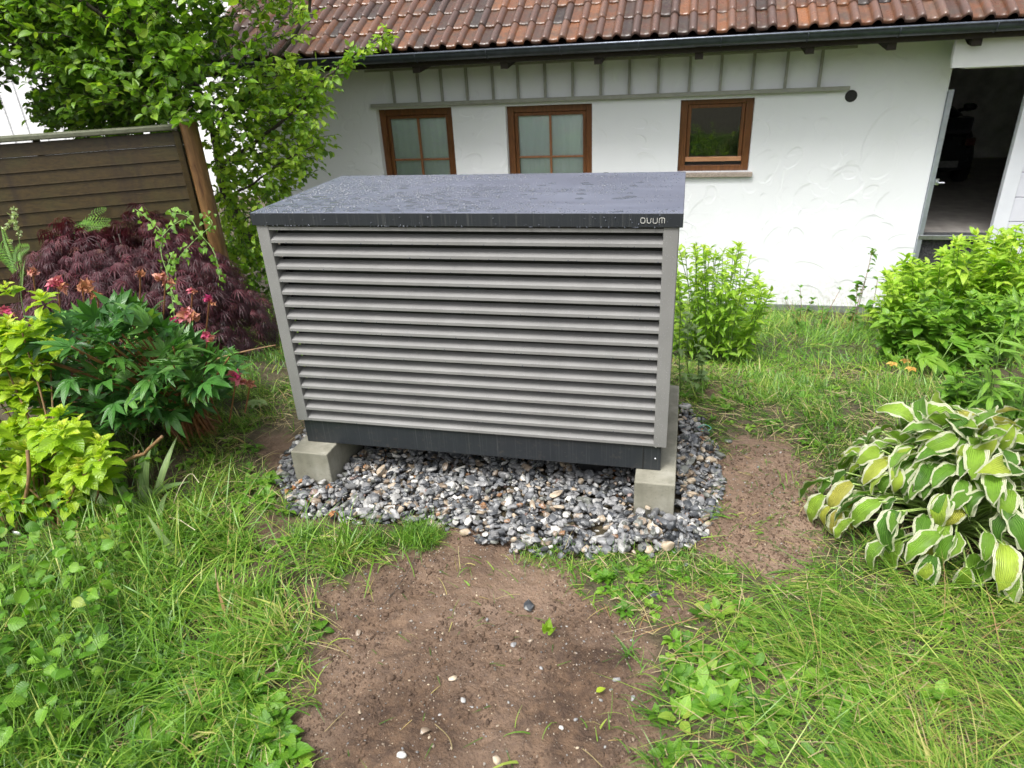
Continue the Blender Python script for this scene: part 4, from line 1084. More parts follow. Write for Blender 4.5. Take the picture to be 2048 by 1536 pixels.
# ------------------------------------------------------------------ fence screen at the left
def build_fence():
    P = W(374, 240, 2.15); top = P[2]; px_, py_ = P[0], P[1]
    u = np.array([-.90, -.436, 0]); u /= np.linalg.norm(u); nv = np.array([u[1], -u[0], 0])    # u: along fence to the left
    if nv[1] > 0: nv = -nv                                                                       # nv: towards the viewer
    org = np.array([px_, py_, 0.0]); zg = -.62
    t = empty('fence_panel', (px_, py_, zg), 'dark brown wet wooden slat screen with rounded post and grey metal cap', 'fence')
    def bx(m, a0, a1, n0, n1, z0, z1):
        V = []
        for z in (z0, z1):
            for a, n in ((a0, n0), (a1, n0), (a1, n1), (a0, n1)): V.append(org + u * a + nv * n + [0, 0, z])
        m.add(V, np.array([(3, 2, 1, 0), (4, 5, 6, 7), (0, 1, 5, 4), (1, 2, 6, 5), (2, 3, 7, 6), (3, 0, 4, 7)]))
    for a in (0, 1.95):
        p = MB(); c = org + u * a; w = .058
        p.tube([c + [0, 0, zg - .1], c + [0, 0, top - .004]], w, 14); po = p.build('post', M['fence_post'], t, True, angle=50)
        cpm = MB(); cpm.tube([c + [0, 0, top - .003], c + [0, 0, top + .012], c + [0, 0, top + .02]], [w + .006, w + .006, w - .02], 14); cpm.build('post_cap', M['steel'], po, True, angle=40)
    m = MB(); h = .088; k = 0; z = top - .075
    rng = np.random.default_rng(4)
    while z > zg:
        dz = rng.normal(0, .001); m_z1, m_z0 = z + dz, z - h + (.013 if k == 0 else .0) + dz; k += 1
        # slightly rounded board face
        V = []; prof = [(-.014, m_z0 - .003), (.009, m_z0 - .004), (.013, m_z0), (.012, m_z0 + .006), (.002, m_z1 + .006), (-.014, m_z1 + .006)]
        for a in (.062, 1.89):
            for nn, zz in prof: V.append(org + u * a + nv * nn + [0, 0, zz])
        n = len(prof); m.add(V, [(i, (i + 1) % n, n + (i + 1) % n, n + i) for i in range(n)] + [tuple(range(n))[::-1], tuple(range(n, 2 * n))])
        z -= h
    m.build('slats', M['fence_board'], t, False)
    m = MB(); bx(m, .064, .105, .014, .036, zg, top - .06); bx(m, 1.83, 1.868, .012, .034, zg, top - .06); bx(m, .95, .99, -.036, -.0145, zg, top - .06)
    m.build('frame', M['fence_board'], t, False, .003)
    m = MB(); bx(m, .062, 1.89, -.040, .052, top - .056, top - .02); m.build('top_rail', M['weathered_wood'], t, False, .008)
build_fence()

# ------------------------------------------------------------------ the fruit tree behind the fence
def rand_in_poly(rng, poly, n):
    poly = np.array(poly, float); lo, hi = poly.min(0), poly.max(0); out = []
    while len(out) < n:
        q = rng.uniform(lo, hi)
        if in_poly(q[0:1], q[1:2], poly)[0]: out.append(q)
    return np.array(out)

def twigs(rng, fol, wood, pts, dirs, L, nl, tpls, size, rmean, rsd=.16, mi=0, wr=.003, droop=.25):
    for p, d, rm in zip(pts, dirs, rmean):
        l = L * rng.uniform(.6, 1.4); d = nrm(d)
        P = [p]; dd = d.copy()
        for _ in range(4):
            dd = nrm(dd + rng.normal(0, .16, 3) - [0, 0, droop * .25]); P.append(P[-1] + dd * l / 4)
        P = np.array(P)
        wood.tube(P, np.linspace(wr, wr * .35, 5), 4)
        n = rng.integers(nl[0], nl[1]); tt = rng.uniform(.05, 1, n); tt[0] = 1.0
        q = np.stack([np.interp(tt, np.linspace(0, 1, 5), P[:, i]) for i in range(3)], 1)
        f = nrm(dd * .55 + rdir(rng, n, -.8, .7)); f[0] = dd
        s = size * rng.uniform(.65, 1.2, n)
        r = np.clip(rm + rng.normal(0, rsd, n), 0, 1)
        k = rng.integers(0, len(tpls))
        fol.scatter(tpls[k], q, f, lit_up(rng, n, .55), s, r, mi)

def build_tree():
    rng = np.random.default_rng(21)
    b = np.array([-1.75, 3.05, gz0(3.05)])
    t = empty('plum_tree', b, 'leafy green fruit tree behind the wooden fence, overhanging the house corner', 'tree')
    wood = MB(); fol = MB()
    limbs = [([b, W(455, 420, 3.0), W(440, 330, 3.0), W(430, 270, 2.95)], .06, .035),
             ([W(430, 270, 2.95), W(400, 180, 2.9), W(330, 80, 2.8), W(280, -80, 2.9)], .035, .014),
             ([W(430, 270, 2.95), W(470, 210, 2.85), W(530, 150, 2.7), W(600, 60, 2.6), W(640, -60, 2.7)], .026, .008),
             ([W(415, 220, 2.9), W(330, 190, 2.7), W(200, 150, 2.6), W(40, 90, 2.6), W(-160, 20, 2.7)], .026, .010),
             ([W(440, 330, 3.0), W(500, 290, 2.8), W(560, 250, 2.6), W(630, 180, 2.45), W(700, 115, 2.35), W(775, 68, 2.3)], .018, .003),
             ([W(450, 400, 3.0), W(500, 370, 2.8), W(560, 330, 2.6), W(630, 290, 2.5)], .014, .003),
             ([W(450, 440, 3.0), W(490, 440, 2.8), W(540, 420, 2.6), W(580, 400, 2.5)], .012, .003),
             ([W(400, 180, 2.9), W(250, 60, 2.3), W(120, -20, 2.1), W(-20, -80, 2.0)], .02, .006)]
    for P, r0, r1 in limbs:
        Q = subd(P); Q[1:-1] += rng.normal(0, .008, Q[1:-1].shape); wood.tube(Q, np.linspace(r0, r1, len(Q)), 8)
    T = [leaf_t(ovate, 4, 3, .3, c, .02, w=.30) for c in (.25, .7, 1.1, -.3)]
    def region(poly, n, y0, y1, L, size, rm, cen):
        q = rand_in_poly(rng, poly, n); Y = rng.uniform(y0, y1, n)
        P = np.array([W(a, c, y) for (a, c), y in zip(q, Y)])
        d = nrm(P - cen) + rdir(rng, n, -.5, .6) * .7
        front = (y1 - Y) / (y1 - y0)  # front twigs lighter, rear ones darker: crown shading put into leaf colour
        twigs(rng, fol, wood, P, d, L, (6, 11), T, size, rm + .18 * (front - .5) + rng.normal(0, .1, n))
    cen = W(380, 250, 3.0)
    region([(-250, -420), (400, -420), (420, -50), (440, 60), (450, 110), (500, 170), (520, 230), (430, 250), (340, 232), (250, 225), (175, 205), (110, 150), (40, 130), (-250, 150)], 2900, 1.95, 3.6, .20, .074, .58, cen)
    region([(420, -60), (560, -60), (610, 40), (570, 120), (600, 180), (480, 170), (430, 80)], 115, 2.4, 3.2, .17, .062, .8, cen)
    region([(-200, 20), (110, 90), (150, 150), (140, 205), (200, 235), (345, 232), (400, 150), (340, 40), (0, -60)], 1100, 2.4, 3.5, .17, .074, .40, cen)  # lower interior of the crown, its shade given as darker leaf tones
    region([(70, 190), (350, 190), (352, 262), (180, 268), (90, 240)], 330, 2.7, 3.4, .14, .07, .36, cen)
    region([(40, 130), (110, 130), (150, 200), (200, 235), (345, 235), (345, 180), (100, 60)], 420, 3.0, 3.6, .17, .07, .38, cen)
    region([(-150, 60), (120, 90), (180, 190), (230, 235), (150, 225), (60, 150), (-20, 250), (-150, 260)], 150, 2.0, 3.2, .16, .07, .25, cen)
    region([(420, 240), (560, 140), (620, 150), (650, 180), (610, 240), (640, 290), (590, 350), (560, 400), (540, 450), (500, 520), (450, 530), (430, 400)], 620, 2.4, 3.2, .15, .058, .80, W(430, 300, 3.1))
    region([(430, 480), (545, 440), (560, 520), (550, 600), (520, 680), (460, 600)], 130, 2.3, 2.9, .13, .055, .55, W(430, 400, 3.1))
    # the long side branch
    P = subd([W(600, 205, 2.5), W(640, 175, 2.42), W(700, 118, 2.35), W(740, 90, 2.32), W(790, 62, 2.3)])
    n = 52; k = rng.uniform(0, .999, n) ** 1.2; q = np.stack([np.interp(k, np.linspace(0, 1, len(P)), P[:, i]) for i in range(3)], 1)
    twigs(rng, fol, wood, q, rdir(rng, n, -.6, .6) + nrm(P[-1] - P[0]) * .5, .07, (3, 6), T, .058, .62 + .3 * k)
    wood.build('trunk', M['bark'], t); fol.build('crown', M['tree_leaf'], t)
build_tree()

# ------------------------------------------------------------------ purple cut-leaf maple
def build_maple():
    rng = np.random.default_rng(31)
    c = np.array([-.98, 1.22, gz0(1.22)])
    c = W(262, 560, 1.25); c[2] = float(gz0(1.25))
    t = empty('red_maple', c, 'low mounded dark purple cut-leaf maple shrub in front of the wooden fence', 'shrub')
    T = [palmate(7, 2.5, .036, cc) for cc in (.9, 1.4, 1.8)]; fol = MB(); wood = MB()
    N = 5600; d = nrm(rdir(rng, N, .02, .96))
    R = np.array([.80, .62, .85]); rr = rng.uniform(.72, 1.0, N) ** .5
    bump = 1 + .22 * (fbm(d[:, 0] * 4 + 5, d[:, 1] * 4 + d[:, 2] * 5, 3, 70) - .5) * 2
    P = c + d * R * (rr * bump)[:, None]
    P[:, 2] += .05 * np.sin(P[:, 0] * 14) * .3
    f = nrm(d * [1, 1, .25] + [0, 0, -.45] + rng.normal(0, .25, (N, 3)))
    up = nrm(d + UP * .7 + rng.normal(0, .2, (N, 3)))
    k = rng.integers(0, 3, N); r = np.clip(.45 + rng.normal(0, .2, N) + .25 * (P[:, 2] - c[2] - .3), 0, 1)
    for i in range(3): q = k == i; fol.scatter(T[i], P[q], f[q], up[q], rng.uniform(.06, .12, q.sum()), r[q])
    for i in range(46):
        a = rng.uniform(0, 2 * PI); e = rng.uniform(.25, 1.4); q = c + np.array([math.cos(a) * math.cos(e), math.sin(a) * math.cos(e), math.sin(e)]) * R * .9
        wood.tube(subd([c, c + [0, 0, .25] + rng.normal(0, .04, 3), (c + q) / 2 + [0, 0, .16], q]), np.linspace(.014, .003, 13)[:13] if False else np.linspace(.014, .003, len(subd([c, c, c, c]))), 5)
    wood.build('stem', M['bark'], t); fol.build('foliage', M['maple_leaf'], t)
    return c
MAPLE = build_maple()

def build_vine():
    rng = np.random.default_rng(33)
    t = empty('bindweed', W(320, 640, .8), 'light green bindweed vine climbing over the purple maple', 'climbing plant')
    T = [leaf_t(heart, 7, 5, .25, c, .03, w=.40) for c in (.4, 1.0)]; fol = MB(); st = MB()
    paths = [([(350, 640), (340, 560), (318, 500), (330, 470), (300, 440), (270, 418)], .82), ([(340, 540), (370, 500), (400, 470), (430, 448), (412, 430)], .82), ([(318, 480), (345, 450), (365, 440)], .8), ([(440, 560), (430, 500), (400, 470), (380, 430), (340, 425)], .85), ([(350, 600), (330, 545), (345, 505)], .74)]
    for px, Y in paths:
        P = subd([W(a, b, .50 + (650 - b) / 230 * .55 + (Y - .8)) for a, b in px]); st.tube(P, .0025, 4)
        n = len(px) * 8; k = rng.uniform(0, 1, n); q = np.stack([np.interp(k, np.linspace(0, 1, len(P)), P[:, i]) for i in range(3)], 1) + rng.normal(0, .018, (n, 3))
        f = nrm(rdir(rng, n, -.9, .1) + [0, -.3, -.4]); fol.scatter(T[rng.integers(0, 2)], q, f, nrm(np.array([0, -.8, .7]) + rng.normal(0, .3, (n, 3))), rng.uniform(.018, .038, n), rng.random(n))
    st.build('stem', M['stem_green'], t); fol.build('foliage', M['vine_leaf'], t)
build_vine()

# ------------------------------------------------------------------ peony
def petals(rng, m, c, n, s, rlo, rhi, up=UP):
    T = leaf_t(lambda v: max(.1, math.sin(PI * (v * .8 + .1))), 5, 5, .5, 1.5, .3, w=.36)
    f = nrm(rdir(rng, n, -.5, .8) + np.array(up) * .4); m.scatter(T, np.tile(c, (n, 1)), f, rdir(rng, n), s * rng.uniform(.6, 1.2, n), rng.uniform(rlo, rhi, n))

def build_peony():
    rng = np.random.default_rng(41); Y0 = .15
    b = G(270, 860); b = np.array([-.72, .25, -.15])
    t = empty('peony', b, 'dark glossy green peony bush with faded pink blooms, left of the heat pump', 'flowering shrub')
    fol = MB(); st = MB()
    T = [combine([(leaf_t(lance, 5, 3, .25, c, .01, w=.135), rotz(a, s)) for a, s in ((-1.35, .7), (-.62, .95), (0, 1.2), (.62, .95), (1.35, .7))]) for c in (.2, .6, 1.0)]
    reg = [(120, 640), (250, 600), (400, 690), (480, 720), (430, 810), (330, 850), (200, 860), (60, 800), (20, 700)]
    N = 680; q = rand_in_poly(rng, reg, N)
    P = np.array([W(a, c, y) for (a, c), y in zip(q, rng.uniform(-.25, .62, N))]); P = P[P[:, 2] > -.08]
    n = len(P); out = nrm((P - b) * [1, 1, .5]); f = nrm(out * .8 + [0, 0, .15] + rng.normal(0, .5, (n, 3)))
    k = rng.integers(0, 3, n); s = rng.uniform(.075, .12, n); r = np.clip(rng.normal(.42, .22, n), 0, 1)
    for i in range(3): qq = k == i; fol.scatter(T[i], P[qq], f[qq], nrm(UP + np.array([0, -.25, 0]) + rng.normal(0, .25, (qq.sum(), 3))), s[qq], r[qq])
    for p in P[::3]:
        st.tube(subd([b + rng.normal(0, .05, 3) * [1, 1, 0], (b + p) / 2 + [0, 0, .06], p]), np.linspace(.006, .003, len(subd([b, b, b]))), 5)
    fol.build('foliage', M['peony_leaf'], t); st.build('stem', M['stem_red'], t)
    for i, (px, py, Y, s, lo, hi, lab) in enumerate(((65, 545, .3, .035, .3, 1, None), (115, 570, .3, .055, .0, .6, None), (165, 572, .3, .055, .7, 1, 'withered brown bloom'), (195, 590, .3, .04, .8, 1, 'withered brown bloom'), (330, 560, .35, .05, .5, 1, None),
                                              (385, 580, .35, .03, .1, .8, None), (418, 603, .3, .032, 0, .15, 'fresh magenta bud'), (375, 630, .3, .055, .3, 1, None), (415, 672, .25, .042, .0, .5, None), (472, 758, .1, .052, .05, .5, None), (500, 768, .1, .03, .5, 1, None), (343, 645, .3, .03, 0, .2, None), (15, 625, .1, .04, .1, .6, None), (280, 548, .35, .03, .7, 1, 'withered brown bloom'))):
        p = W(px, py, Y); m = MB(); s *= .8; petals(rng, m, p + rng.normal(0, s * .15, 3), int(12 + s * 300), s, lo, hi); petals(rng, m, p + np.array([.5, 0, -.4]) * s, 9, s * .8, max(lo, .4), 1)
        o = m.build('flower', M['petal_pink'], t)
        if lab: o['label'] = lab
        s2 = MB(); a = p + np.array([-.12, .05, -.22]) * rng.uniform(.7, 1.2); s2.tube(subd([a, (a + p) / 2 + [.01, 0, .02], p]), .0035, 5); s2.build('flower_stalk', M['stem_red'], o)
    return t
build_peony()

# ------------------------------------------------------------------ hydrangea at the left edge
def build_hydrangea():
    rng = np.random.default_rng(51); b = G(20, 1180); b = np.array([-.78, -.52, -.15])
    t = empty('hydrangea', b, 'yellow-green hydrangea with bare woody twigs at the left edge', 'shrub')
    T = [leaf_t(ovate, 6, 5, .3, c, .035, w=.33) for c in (.5, .9, 1.3)]; fol = MB(); wood = MB()
    heads = [(160, 900, -.42, 1.15), (60, 900, -.4, 1.1), (95, 1000, -.5, 1.0), (30, 1020, -.5, 1.0), (165, 935, -.5, 1.0), (120, 830, -.35, .8), (30, 860, -.35, 1.1), (30, 780, -.25, 1.1), (60, 700, -.2, 1.1), (20, 650, -.2, 1.0), (95, 640, -.15, .8), (85, 600, -.15, .8), (10, 730, -.25, 1.1), (-60, 680, -.2, 1.1), (-80, 830, -.3, 1.2), (-70, 960, -.4, 1.2), (40, 940, -.52, 1.0), (110, 690, -.2, .7), (100, 955, -.35, 1.0), (-10, 920, -.3, 1.0), (50, 820, -.3, .9), (15, 580, -.1, .7)]
    r2 = np.random.default_rng(52)
    heads += [(r2.uniform(-90, 110), r2.uniform(630, 790), r2.uniform(-.3, 0), r2.uniform(.7, 1.1)) for _ in range(48)] + [(r2.uniform(-90, 205), r2.uniform(850, 1000), r2.uniform(-.55, -.25), r2.uniform(.7, 1.1)) for _ in range(58)] + [(r2.uniform(-90, 60), r2.uniform(990, 1060), r2.uniform(-.6, -.4), r2.uniform(.6, .9)) for _ in range(10)]
    for hi_, (px, py, Y, s) in enumerate(heads):
        p = W(px, py, Y); n = 8
        for tier, (el, sz) in enumerate(((.05, 1.0), (.45, .85), (.95, .6), (1.2, .35))):
            a = rng.uniform(0, 1) + tier * .7 + np.arange(4 if tier < 3 else 2) * 2 * PI / (4 if tier < 3 else 2) + rng.normal(0, .15, 4 if tier < 3 else 2); k = len(a)
            e = el + rng.normal(0, .15, k); f = np.stack([np.cos(a) * np.cos(e), np.sin(a) * np.cos(e), np.sin(e)], 1)
            sc = .088 * s * sz * rng.uniform(.8, 1.2, k)
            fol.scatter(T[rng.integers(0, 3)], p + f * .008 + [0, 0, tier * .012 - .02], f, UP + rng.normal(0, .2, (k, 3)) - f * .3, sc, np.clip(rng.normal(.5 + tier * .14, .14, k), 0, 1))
        mid = (b + p) / 2 + rng.normal(0, .03, 3); Q = subd([b + rng.normal(0, .03, 3) * [1, 1, 0], mid, p]); wood.tube(Q, np.linspace(.006, .003, len(Q)), 6) if hi_ % 6 == 0 else None
    Q = subd([W(150, 940, -.45), W(230, 925, -.40), W(285, 912, -.38), W(325, 872, -.38)]); Q[1:-1] += rng.normal(0, .003, Q[1:-1].shape); wood.tube(Q, np.linspace(.008, .0065, len(Q)), 7)
    for q in (3, 6, 9): wood.tube([Q[q], Q[q] + [.01, 0, .022]], [.005, .003], 5)
    Q = subd([W(10, 1120, -.6), W(40, 1040, -.58), W(60, 960, -.55), W(55, 900, -.5)]); wood.tube(Q, .0075, 6)
    Q = subd([W(0, 1180, -.65), W(30, 1090, -.6), W(-10, 1000, -.58)]); wood.tube(Q, .008, 6)
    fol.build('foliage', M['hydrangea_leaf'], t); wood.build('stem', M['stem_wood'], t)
build_hydrangea()

# ------------------------------------------------------------------ hosta
def build_hosta():
    rng = np.random.default_rng(61); b = np.array([2.50, .04, -.15])
    t = empty('hosta', b, 'large hosta clump with green leaves edged in creamy white, right of the heat pump', 'hosta')
    hp = lambda v: max(.03, (math.sin(PI * min(1, v * .86 + .07) ** .85)) ** .8 * (1 if v < .97 else .35)) if v < 1 else .03
    T = [leaf_t(hp, 10, 9, .42, c, .075, w=.25, phase=i * 1.7, twist=tw) for i, (c, tw) in enumerate(((.8, .15), (1.2, -.2), (1.6, .25), (2.0, 0), (1.0, -.3), (1.4, .3)))]
    fol = MB(); st = MB()
    rings = [(26, .03, .36, .8, .10), (48, .09, .355, .4, .115), (64, .16, .33, .05, .12), (76, .22, .28, -.25, .125), (74, .29, .19, -.5, .135), (70, .335, .11, -.8, .125)]
    for n, r, h, e, L in rings:
        a = np.arange(n) * 2 * PI / n + rng.normal(0, .16, n)
        for ai in a:
            rr = r * rng.uniform(.8, 1.2) ; hh = h * rng.uniform(.85, 1.12); ee = e + rng.normal(0, .33); az = ai + rng.normal(0, .5)
            f = np.array([math.cos(az) * math.cos(ee), math.sin(az) * math.cos(ee), math.sin(ee)])
            p = b + [math.cos(ai) * rr * 1.12, math.sin(ai) * rr, hh]
            l = L * rng.uniform(.65, 1.22) * 1.04
            out = np.array([math.cos(az), math.sin(az), 0])
            fol.scatter(T[rng.integers(0, 6)], [p], f, nrm(UP + out * .5 + rng.normal(0, .32, 3)), l, [rng.random() ** 1.1])
            Q = subd([b + [math.cos(ai) * .03, math.sin(ai) * .03, 0], b + [math.cos(ai) * rr * .5, math.sin(ai) * rr * .5, hh * .75], p]); st.tube(Q, np.linspace(.004, .0028, len(Q)), 4)
    fol.build('foliage', M['hosta_leaf'], t); st.build('stem', M['petiole'], t)
build_hosta()

# ------------------------------------------------------------------ leafy upright shrubs by the wall
def upright(name, label, cat, base, heads, mat, leafL, w=.2, seed=1, nl=26, lean=.15, stemmat='stem_green', group=None, rm=.5):
    """base (x, y): stems rise from near it to the head points"""
    rng = np.random.default_rng(seed); bz = float(gz0(base[1])); b = np.array([base[0], base[1], bz])
    t = empty(name, b, label, cat, group); fol = MB(); st = MB()
    T = [leaf_t(lance, 4, 3, .3, c, .01, w=w) for c in (.4, .8, 1.3)]
    for h in heads:
        h = np.asarray(h, float); g = np.array([b[0] + (h[0] - b[0]) * .55 + rng.normal(0, .03), b[1] + (h[1] - b[1]) * .6 + rng.normal(0, .04), bz]); g[2] = float(gz0(g[1])) - .01
        P = subd([g, g * .5 + h * .5 + rng.normal(0, .02, 3), h]); st.tube(P, np.linspace(.0035, .0014, len(P)), 4)
        k = np.sort(rng.uniform(.22, 1, nl)); k[-3:] = 1
        q = np.stack([np.interp(k, np.linspace(0, 1, len(P)), P[:, i]) for i in range(3)], 1)
        a = rng.uniform(0, 2 * PI, nl); e = .15 + k ** 5 * .75 + rng.normal(0, .15, nl)
        f = np.stack([np.cos(a) * np.cos(e), np.sin(a) * np.cos(e), np.sin(e)], 1)
        s = leafL * rng.uniform(.7, 1.2, nl) * (1 - .35 * k ** 6)
        kk = rng.integers(0, 3)
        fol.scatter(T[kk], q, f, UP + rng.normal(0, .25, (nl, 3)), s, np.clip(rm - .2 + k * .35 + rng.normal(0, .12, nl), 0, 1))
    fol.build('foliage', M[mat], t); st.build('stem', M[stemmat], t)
    return t

def heads_from(rng, pts, n, y0, y1, jit=25):
    out = []
    pts = np.array(pts, float)
    for _ in range(n):
        k = rng.uniform(0, len(pts) - 1); i = int(k); f = k - i; p = pts[i] * (1 - f) + pts[min(i + 1, len(pts) - 1)] * f
        dn = rng.uniform(0, 1) ** 1.3
        out.append(W(p[0] + rng.normal(0, jit * .5), p[1] + dn * 110 - 5, rng.uniform(y0, y1)))
    return out
rg = np.random.default_rng(71)
upright('loosestrife', 'bright green leafy perennial clump rising beside the right back corner of the heat pump', 'perennial', (1.78, 2.0),
        heads_from(rg, [(1345, 560), (1358, 505), (1400, 490), (1450, 500), (1485, 495), (1512, 500), (1530, 560)], 62, 1.6, 2.3, 16), 'shrub_leaf', .075, .17, 72, 34, rm=.6)
upright('large_shrub', 'big bright green leafy shrub in front of the garage doorway', 'shrub', (3.35, 2.9),
        heads_from(rg, [(1760, 585), (1790, 545), (1850, 515), (1900, 500), (1960, 475), (2010, 470), (2070, 460), (2150, 470)], 170, 2.4, 3.4, 32), 'shrub_leaf', .10, .2, 73, 40, rm=.62)
upright('leafy_bush', 'darker green bush with rounder leaves in front of the large bright shrub', 'shrub', (3.0, 2.1),
        heads_from(rg, [(1770, 640), (1830, 600), (1880, 590), (1930, 600), (1990, 590), (2060, 600)], 90, 1.9, 2.4, 24), 'dark_shrub_leaf', .085, .3, 74, 30, rm=.55)
upright('maple_seedling', 'small reddish-tipped seedling in front of the white wall beside the large shrub', 'seedling', (2.9, 3.3),
        [W(1745, 500, 3.3), W(1735, 545, 3.3), W(1715, 570, 3.3), W(1755, 560, 3.25)], 'dark_shrub_leaf', .08, .25, 75, 16, stemmat='stem_red', rm=.45)
upright('rose_seedling', 'thin straggly seedling with small dark leaves in the middle of the white wall base', 'seedling', (2.55, 3.2),
        [W(1600, 575, 3.2), W(1570, 600, 3.2), W(1625, 600, 3.2), W(1645, 615, 3.2), W(1680, 580, 3.3)], 'dark_shrub_leaf', .055, .3, 76, 16, stemmat='stem_red', rm=.35)
upright('pale_herb', 'pale narrow-leaved herb hugging the right side panel of the heat pump', 'perennial', (1.66, 1.0),
        [W(1372, 640, .98), W(1385, 600, 1.0), W(1362, 610, .95), W(1390, 660, 1.0)], 'iris_leaf', .06, .22, 77, 20, rm=.5)
upright('lily', 'tall lily with long arching light green leaves at the right edge', 'lily', (2.95, .75),
        [W(2010, 640, .8), W(2040, 600, .8), W(1990, 690, .7), W(2060, 660, .7), W(1975, 740, .7)], 'vine_leaf', .12, .10, 78, 16, rm=.5)
upright('low_herb', 'low mid-green herb clump behind the hosta', 'perennial', (2.85, .95),
        heads_from(rg, [(1880, 740), (1950, 735), (2030, 760), (2090, 760)], 40, .75, 1.15, 25), 'dark_shrub_leaf', .06, .28, 79, 18, rm=.5)

def build_herbs():
    """peony-like palmate plant and the yellow bloom at right"""
    rng = np.random.default_rng(81)
    c = W(1880, 690, 1.7); b = np.array([c[0], c[1], float(gz0(1.7))])
    t = empty('young_peony', b, 'young plant with broad pointed mid-green leaves below the dark bush', 'perennial'); fol = MB(); st = MB()
    T = combine([(leaf_t(lance, 5, 3, .25, .8, .01, w=.22), rotz(a, s)) for a, s in ((-1.2, .8), (-.6, .95), (0, 1.1), (.6, .95), (1.2, .8))])
    for px, py in ((1835, 690), (1870, 700), (1905, 685), (1850, 715), (1935, 705), (1890, 725), (1960, 690)):
        p = W(px, py, rng.uniform(1.6, 1.8)); a = rng.uniform(0, 2 * PI); fol.scatter(T, [p], [math.cos(a), math.sin(a) - .3, .1], UP, .14, [rng.uniform(.4, .9)])
        st.tube([b, p], .003, 4)
    fol.build('foliage', M['dark_shrub_leaf'], t); st.build('stem', M['stem_green'], t)
    b = G(1805, 745); t = empty('yellow_flower', b, 'faded orange-yellow bloom with open petals near the dark bush foot', 'flower')
    T = leaf_t(ovate, 4, 3, .2, .9, .05, w=.35)
    for px, py in ((1785, 728), (1812, 722), (1822, 738)):
        m = MB(); p = G(px, py, .06); a = np.arange(6) * 2 * PI / 6; f = np.stack([np.cos(a), np.sin(a), .4 + 0 * a], 1)
        m.scatter(T, np.tile(p, (6, 1)), f, UP, .035, rng.random(6)); fl = m.build('flower', M['petal_yellow'], t)
        s = MB().tube([p - [0, 0, .10], p], .0025, 4); s.build('flower_stalk', M['stem_green'], fl)
    # fern fronds by the fence
    for (px, py, Y, ang, L, lab) in ((150, 500, 1.75, .5, .42, 'green fern frond rising behind the purple maple against the fence'), (45, 560, 1.2, 2.0, .40, 'dark fern at the left edge below the fence')):
        b = W(px, py, Y); t = empty('fern', b, lab, 'fern'); m = MB(); s = MB()
        TL = leaf_t(lance, 2, 2, .0, .4, w=.11)
        for k in range(6):
            a = ang + (k - 2.5) * .38; d = np.array([math.cos(a) * .75, -.25 + .1 * k, 1.0]); P = subd([b, b + nrm(d) * L * .55, b + nrm(d + [math.cos(a) * .5, 0, -.45]) * L])
            s.tube(P, .0018, 4); n = 26; q = np.stack([np.interp(np.linspace(.1, 1, n), np.linspace(0, 1, len(P)), P[:, i]) for i in range(3)], 1)
            T_ = nrm(np.gradient(q, axis=0)); sd = nrm(np.cross(T_, [0, -1, .4])); l = .05 * np.sin(PI * np.linspace(.25, 1, n)) + .006
            for sg in (-1, 1): m.scatter(TL, q, nrm(sd * sg + T_ * .5), np.array([0, -.8, .6]), l, rng.uniform(.2, .7, n))
        m.build('foliage', M['dark_shrub_leaf'], t); s.build('stem', M['stem_green'], t)
    # tall grass with a pale seed head
    b = W(45, 700, .25); b[2] = -.15; t = empty('seeding_grass', b, 'single tall grass stalk with a pale green seed head at the left', 'grass stalk')
    P = subd([b, W(38, 600, .3), W(45, 520, .32), W(28, 415, .34)]); MB().tube(P, np.linspace(.0028, .0012, len(P)), 5).build('stem', M['stem_green'], t)
    m = MB(); TL = leaf_t(ovate, 3, 3, .3, .3, w=.3)
    for px, py, k in ((28, 420, 10), (30, 432, 14), (26, 445, 16), (34, 458, 14), (40, 470, 10), (14, 458, 6), (20, 485, 6), (30, 448, 10)):
        p = W(px, py, .33) + rng.normal(0, .006, (k, 3)); m.scatter(TL, p, nrm(rdir(rng, k, -.1, 1)), rdir(rng, k), rng.uniform(.012, .022, k), rng.random(k))
    m.build('seed_head', M['seed_head'], t)
    m = MB(); m.scatter(leaf_t(strap, 6, 3, .3, .3, w=.03), [W(45, 580, .3)], W(38, 490, .3) - W(45, 620, .3), [0, -1, 0], .16, [.5]); m.build('leaf', M['iris_leaf'], t)
    # iris: strap leaves leaning between peony and lawn
    TS = [leaf_t(strap, 8, 3, .3, c, w=.055) for c in (.3, .8, 1.3, 1.7)]
    b = G(300, 1010); t = empty('iris', b, 'iris clump with pale grey-green strap leaves, some bent over, at the foot of the peony', 'iris'); m = MB()
    for px, py, tx, ty, L, k in ((300, 1010, 240, 850, .30, 1), (310, 1010, 340, 870, .27, 0), (320, 1040, 350, 990, .16, 2), (300, 1040, 200, 960, .28, 2), (330, 1080, 280, 960, .22, 3), (290, 1000, 350, 930, .24, 1), (250, 1050, 130, 950, .28, 2), (370, 1120, 270, 1040, .20, 1), (300, 1000, 270, 900, .24, 1), (240, 1000, 150, 900, .26, 3), (330, 1060, 400, 1040, .22, 2), (320, 1000, 310, 870, .2, 2)):
        p = G(px, py); q = G(tx, ty, .24); m.scatter(TS[k], [p], q - p, [0, -.5, .7], L * 1.1, [rng.random()])
    m.scatter(leaf_t(ovate, 6, 5, .3, .6, .02, w=.22), [G(280, 970, .07)], G(330, 1050, .0) - G(280, 970, .1), [.2, -.5, .7], .12, [.9])
    m.build('foliage', M['iris_leaf'], t)
    # bent dry stalks
    t = empty('dry_stalk', G(300, 1000), 'thin bleached stalks arching over beside the iris leaves', 'dry stalk'); m = MB()
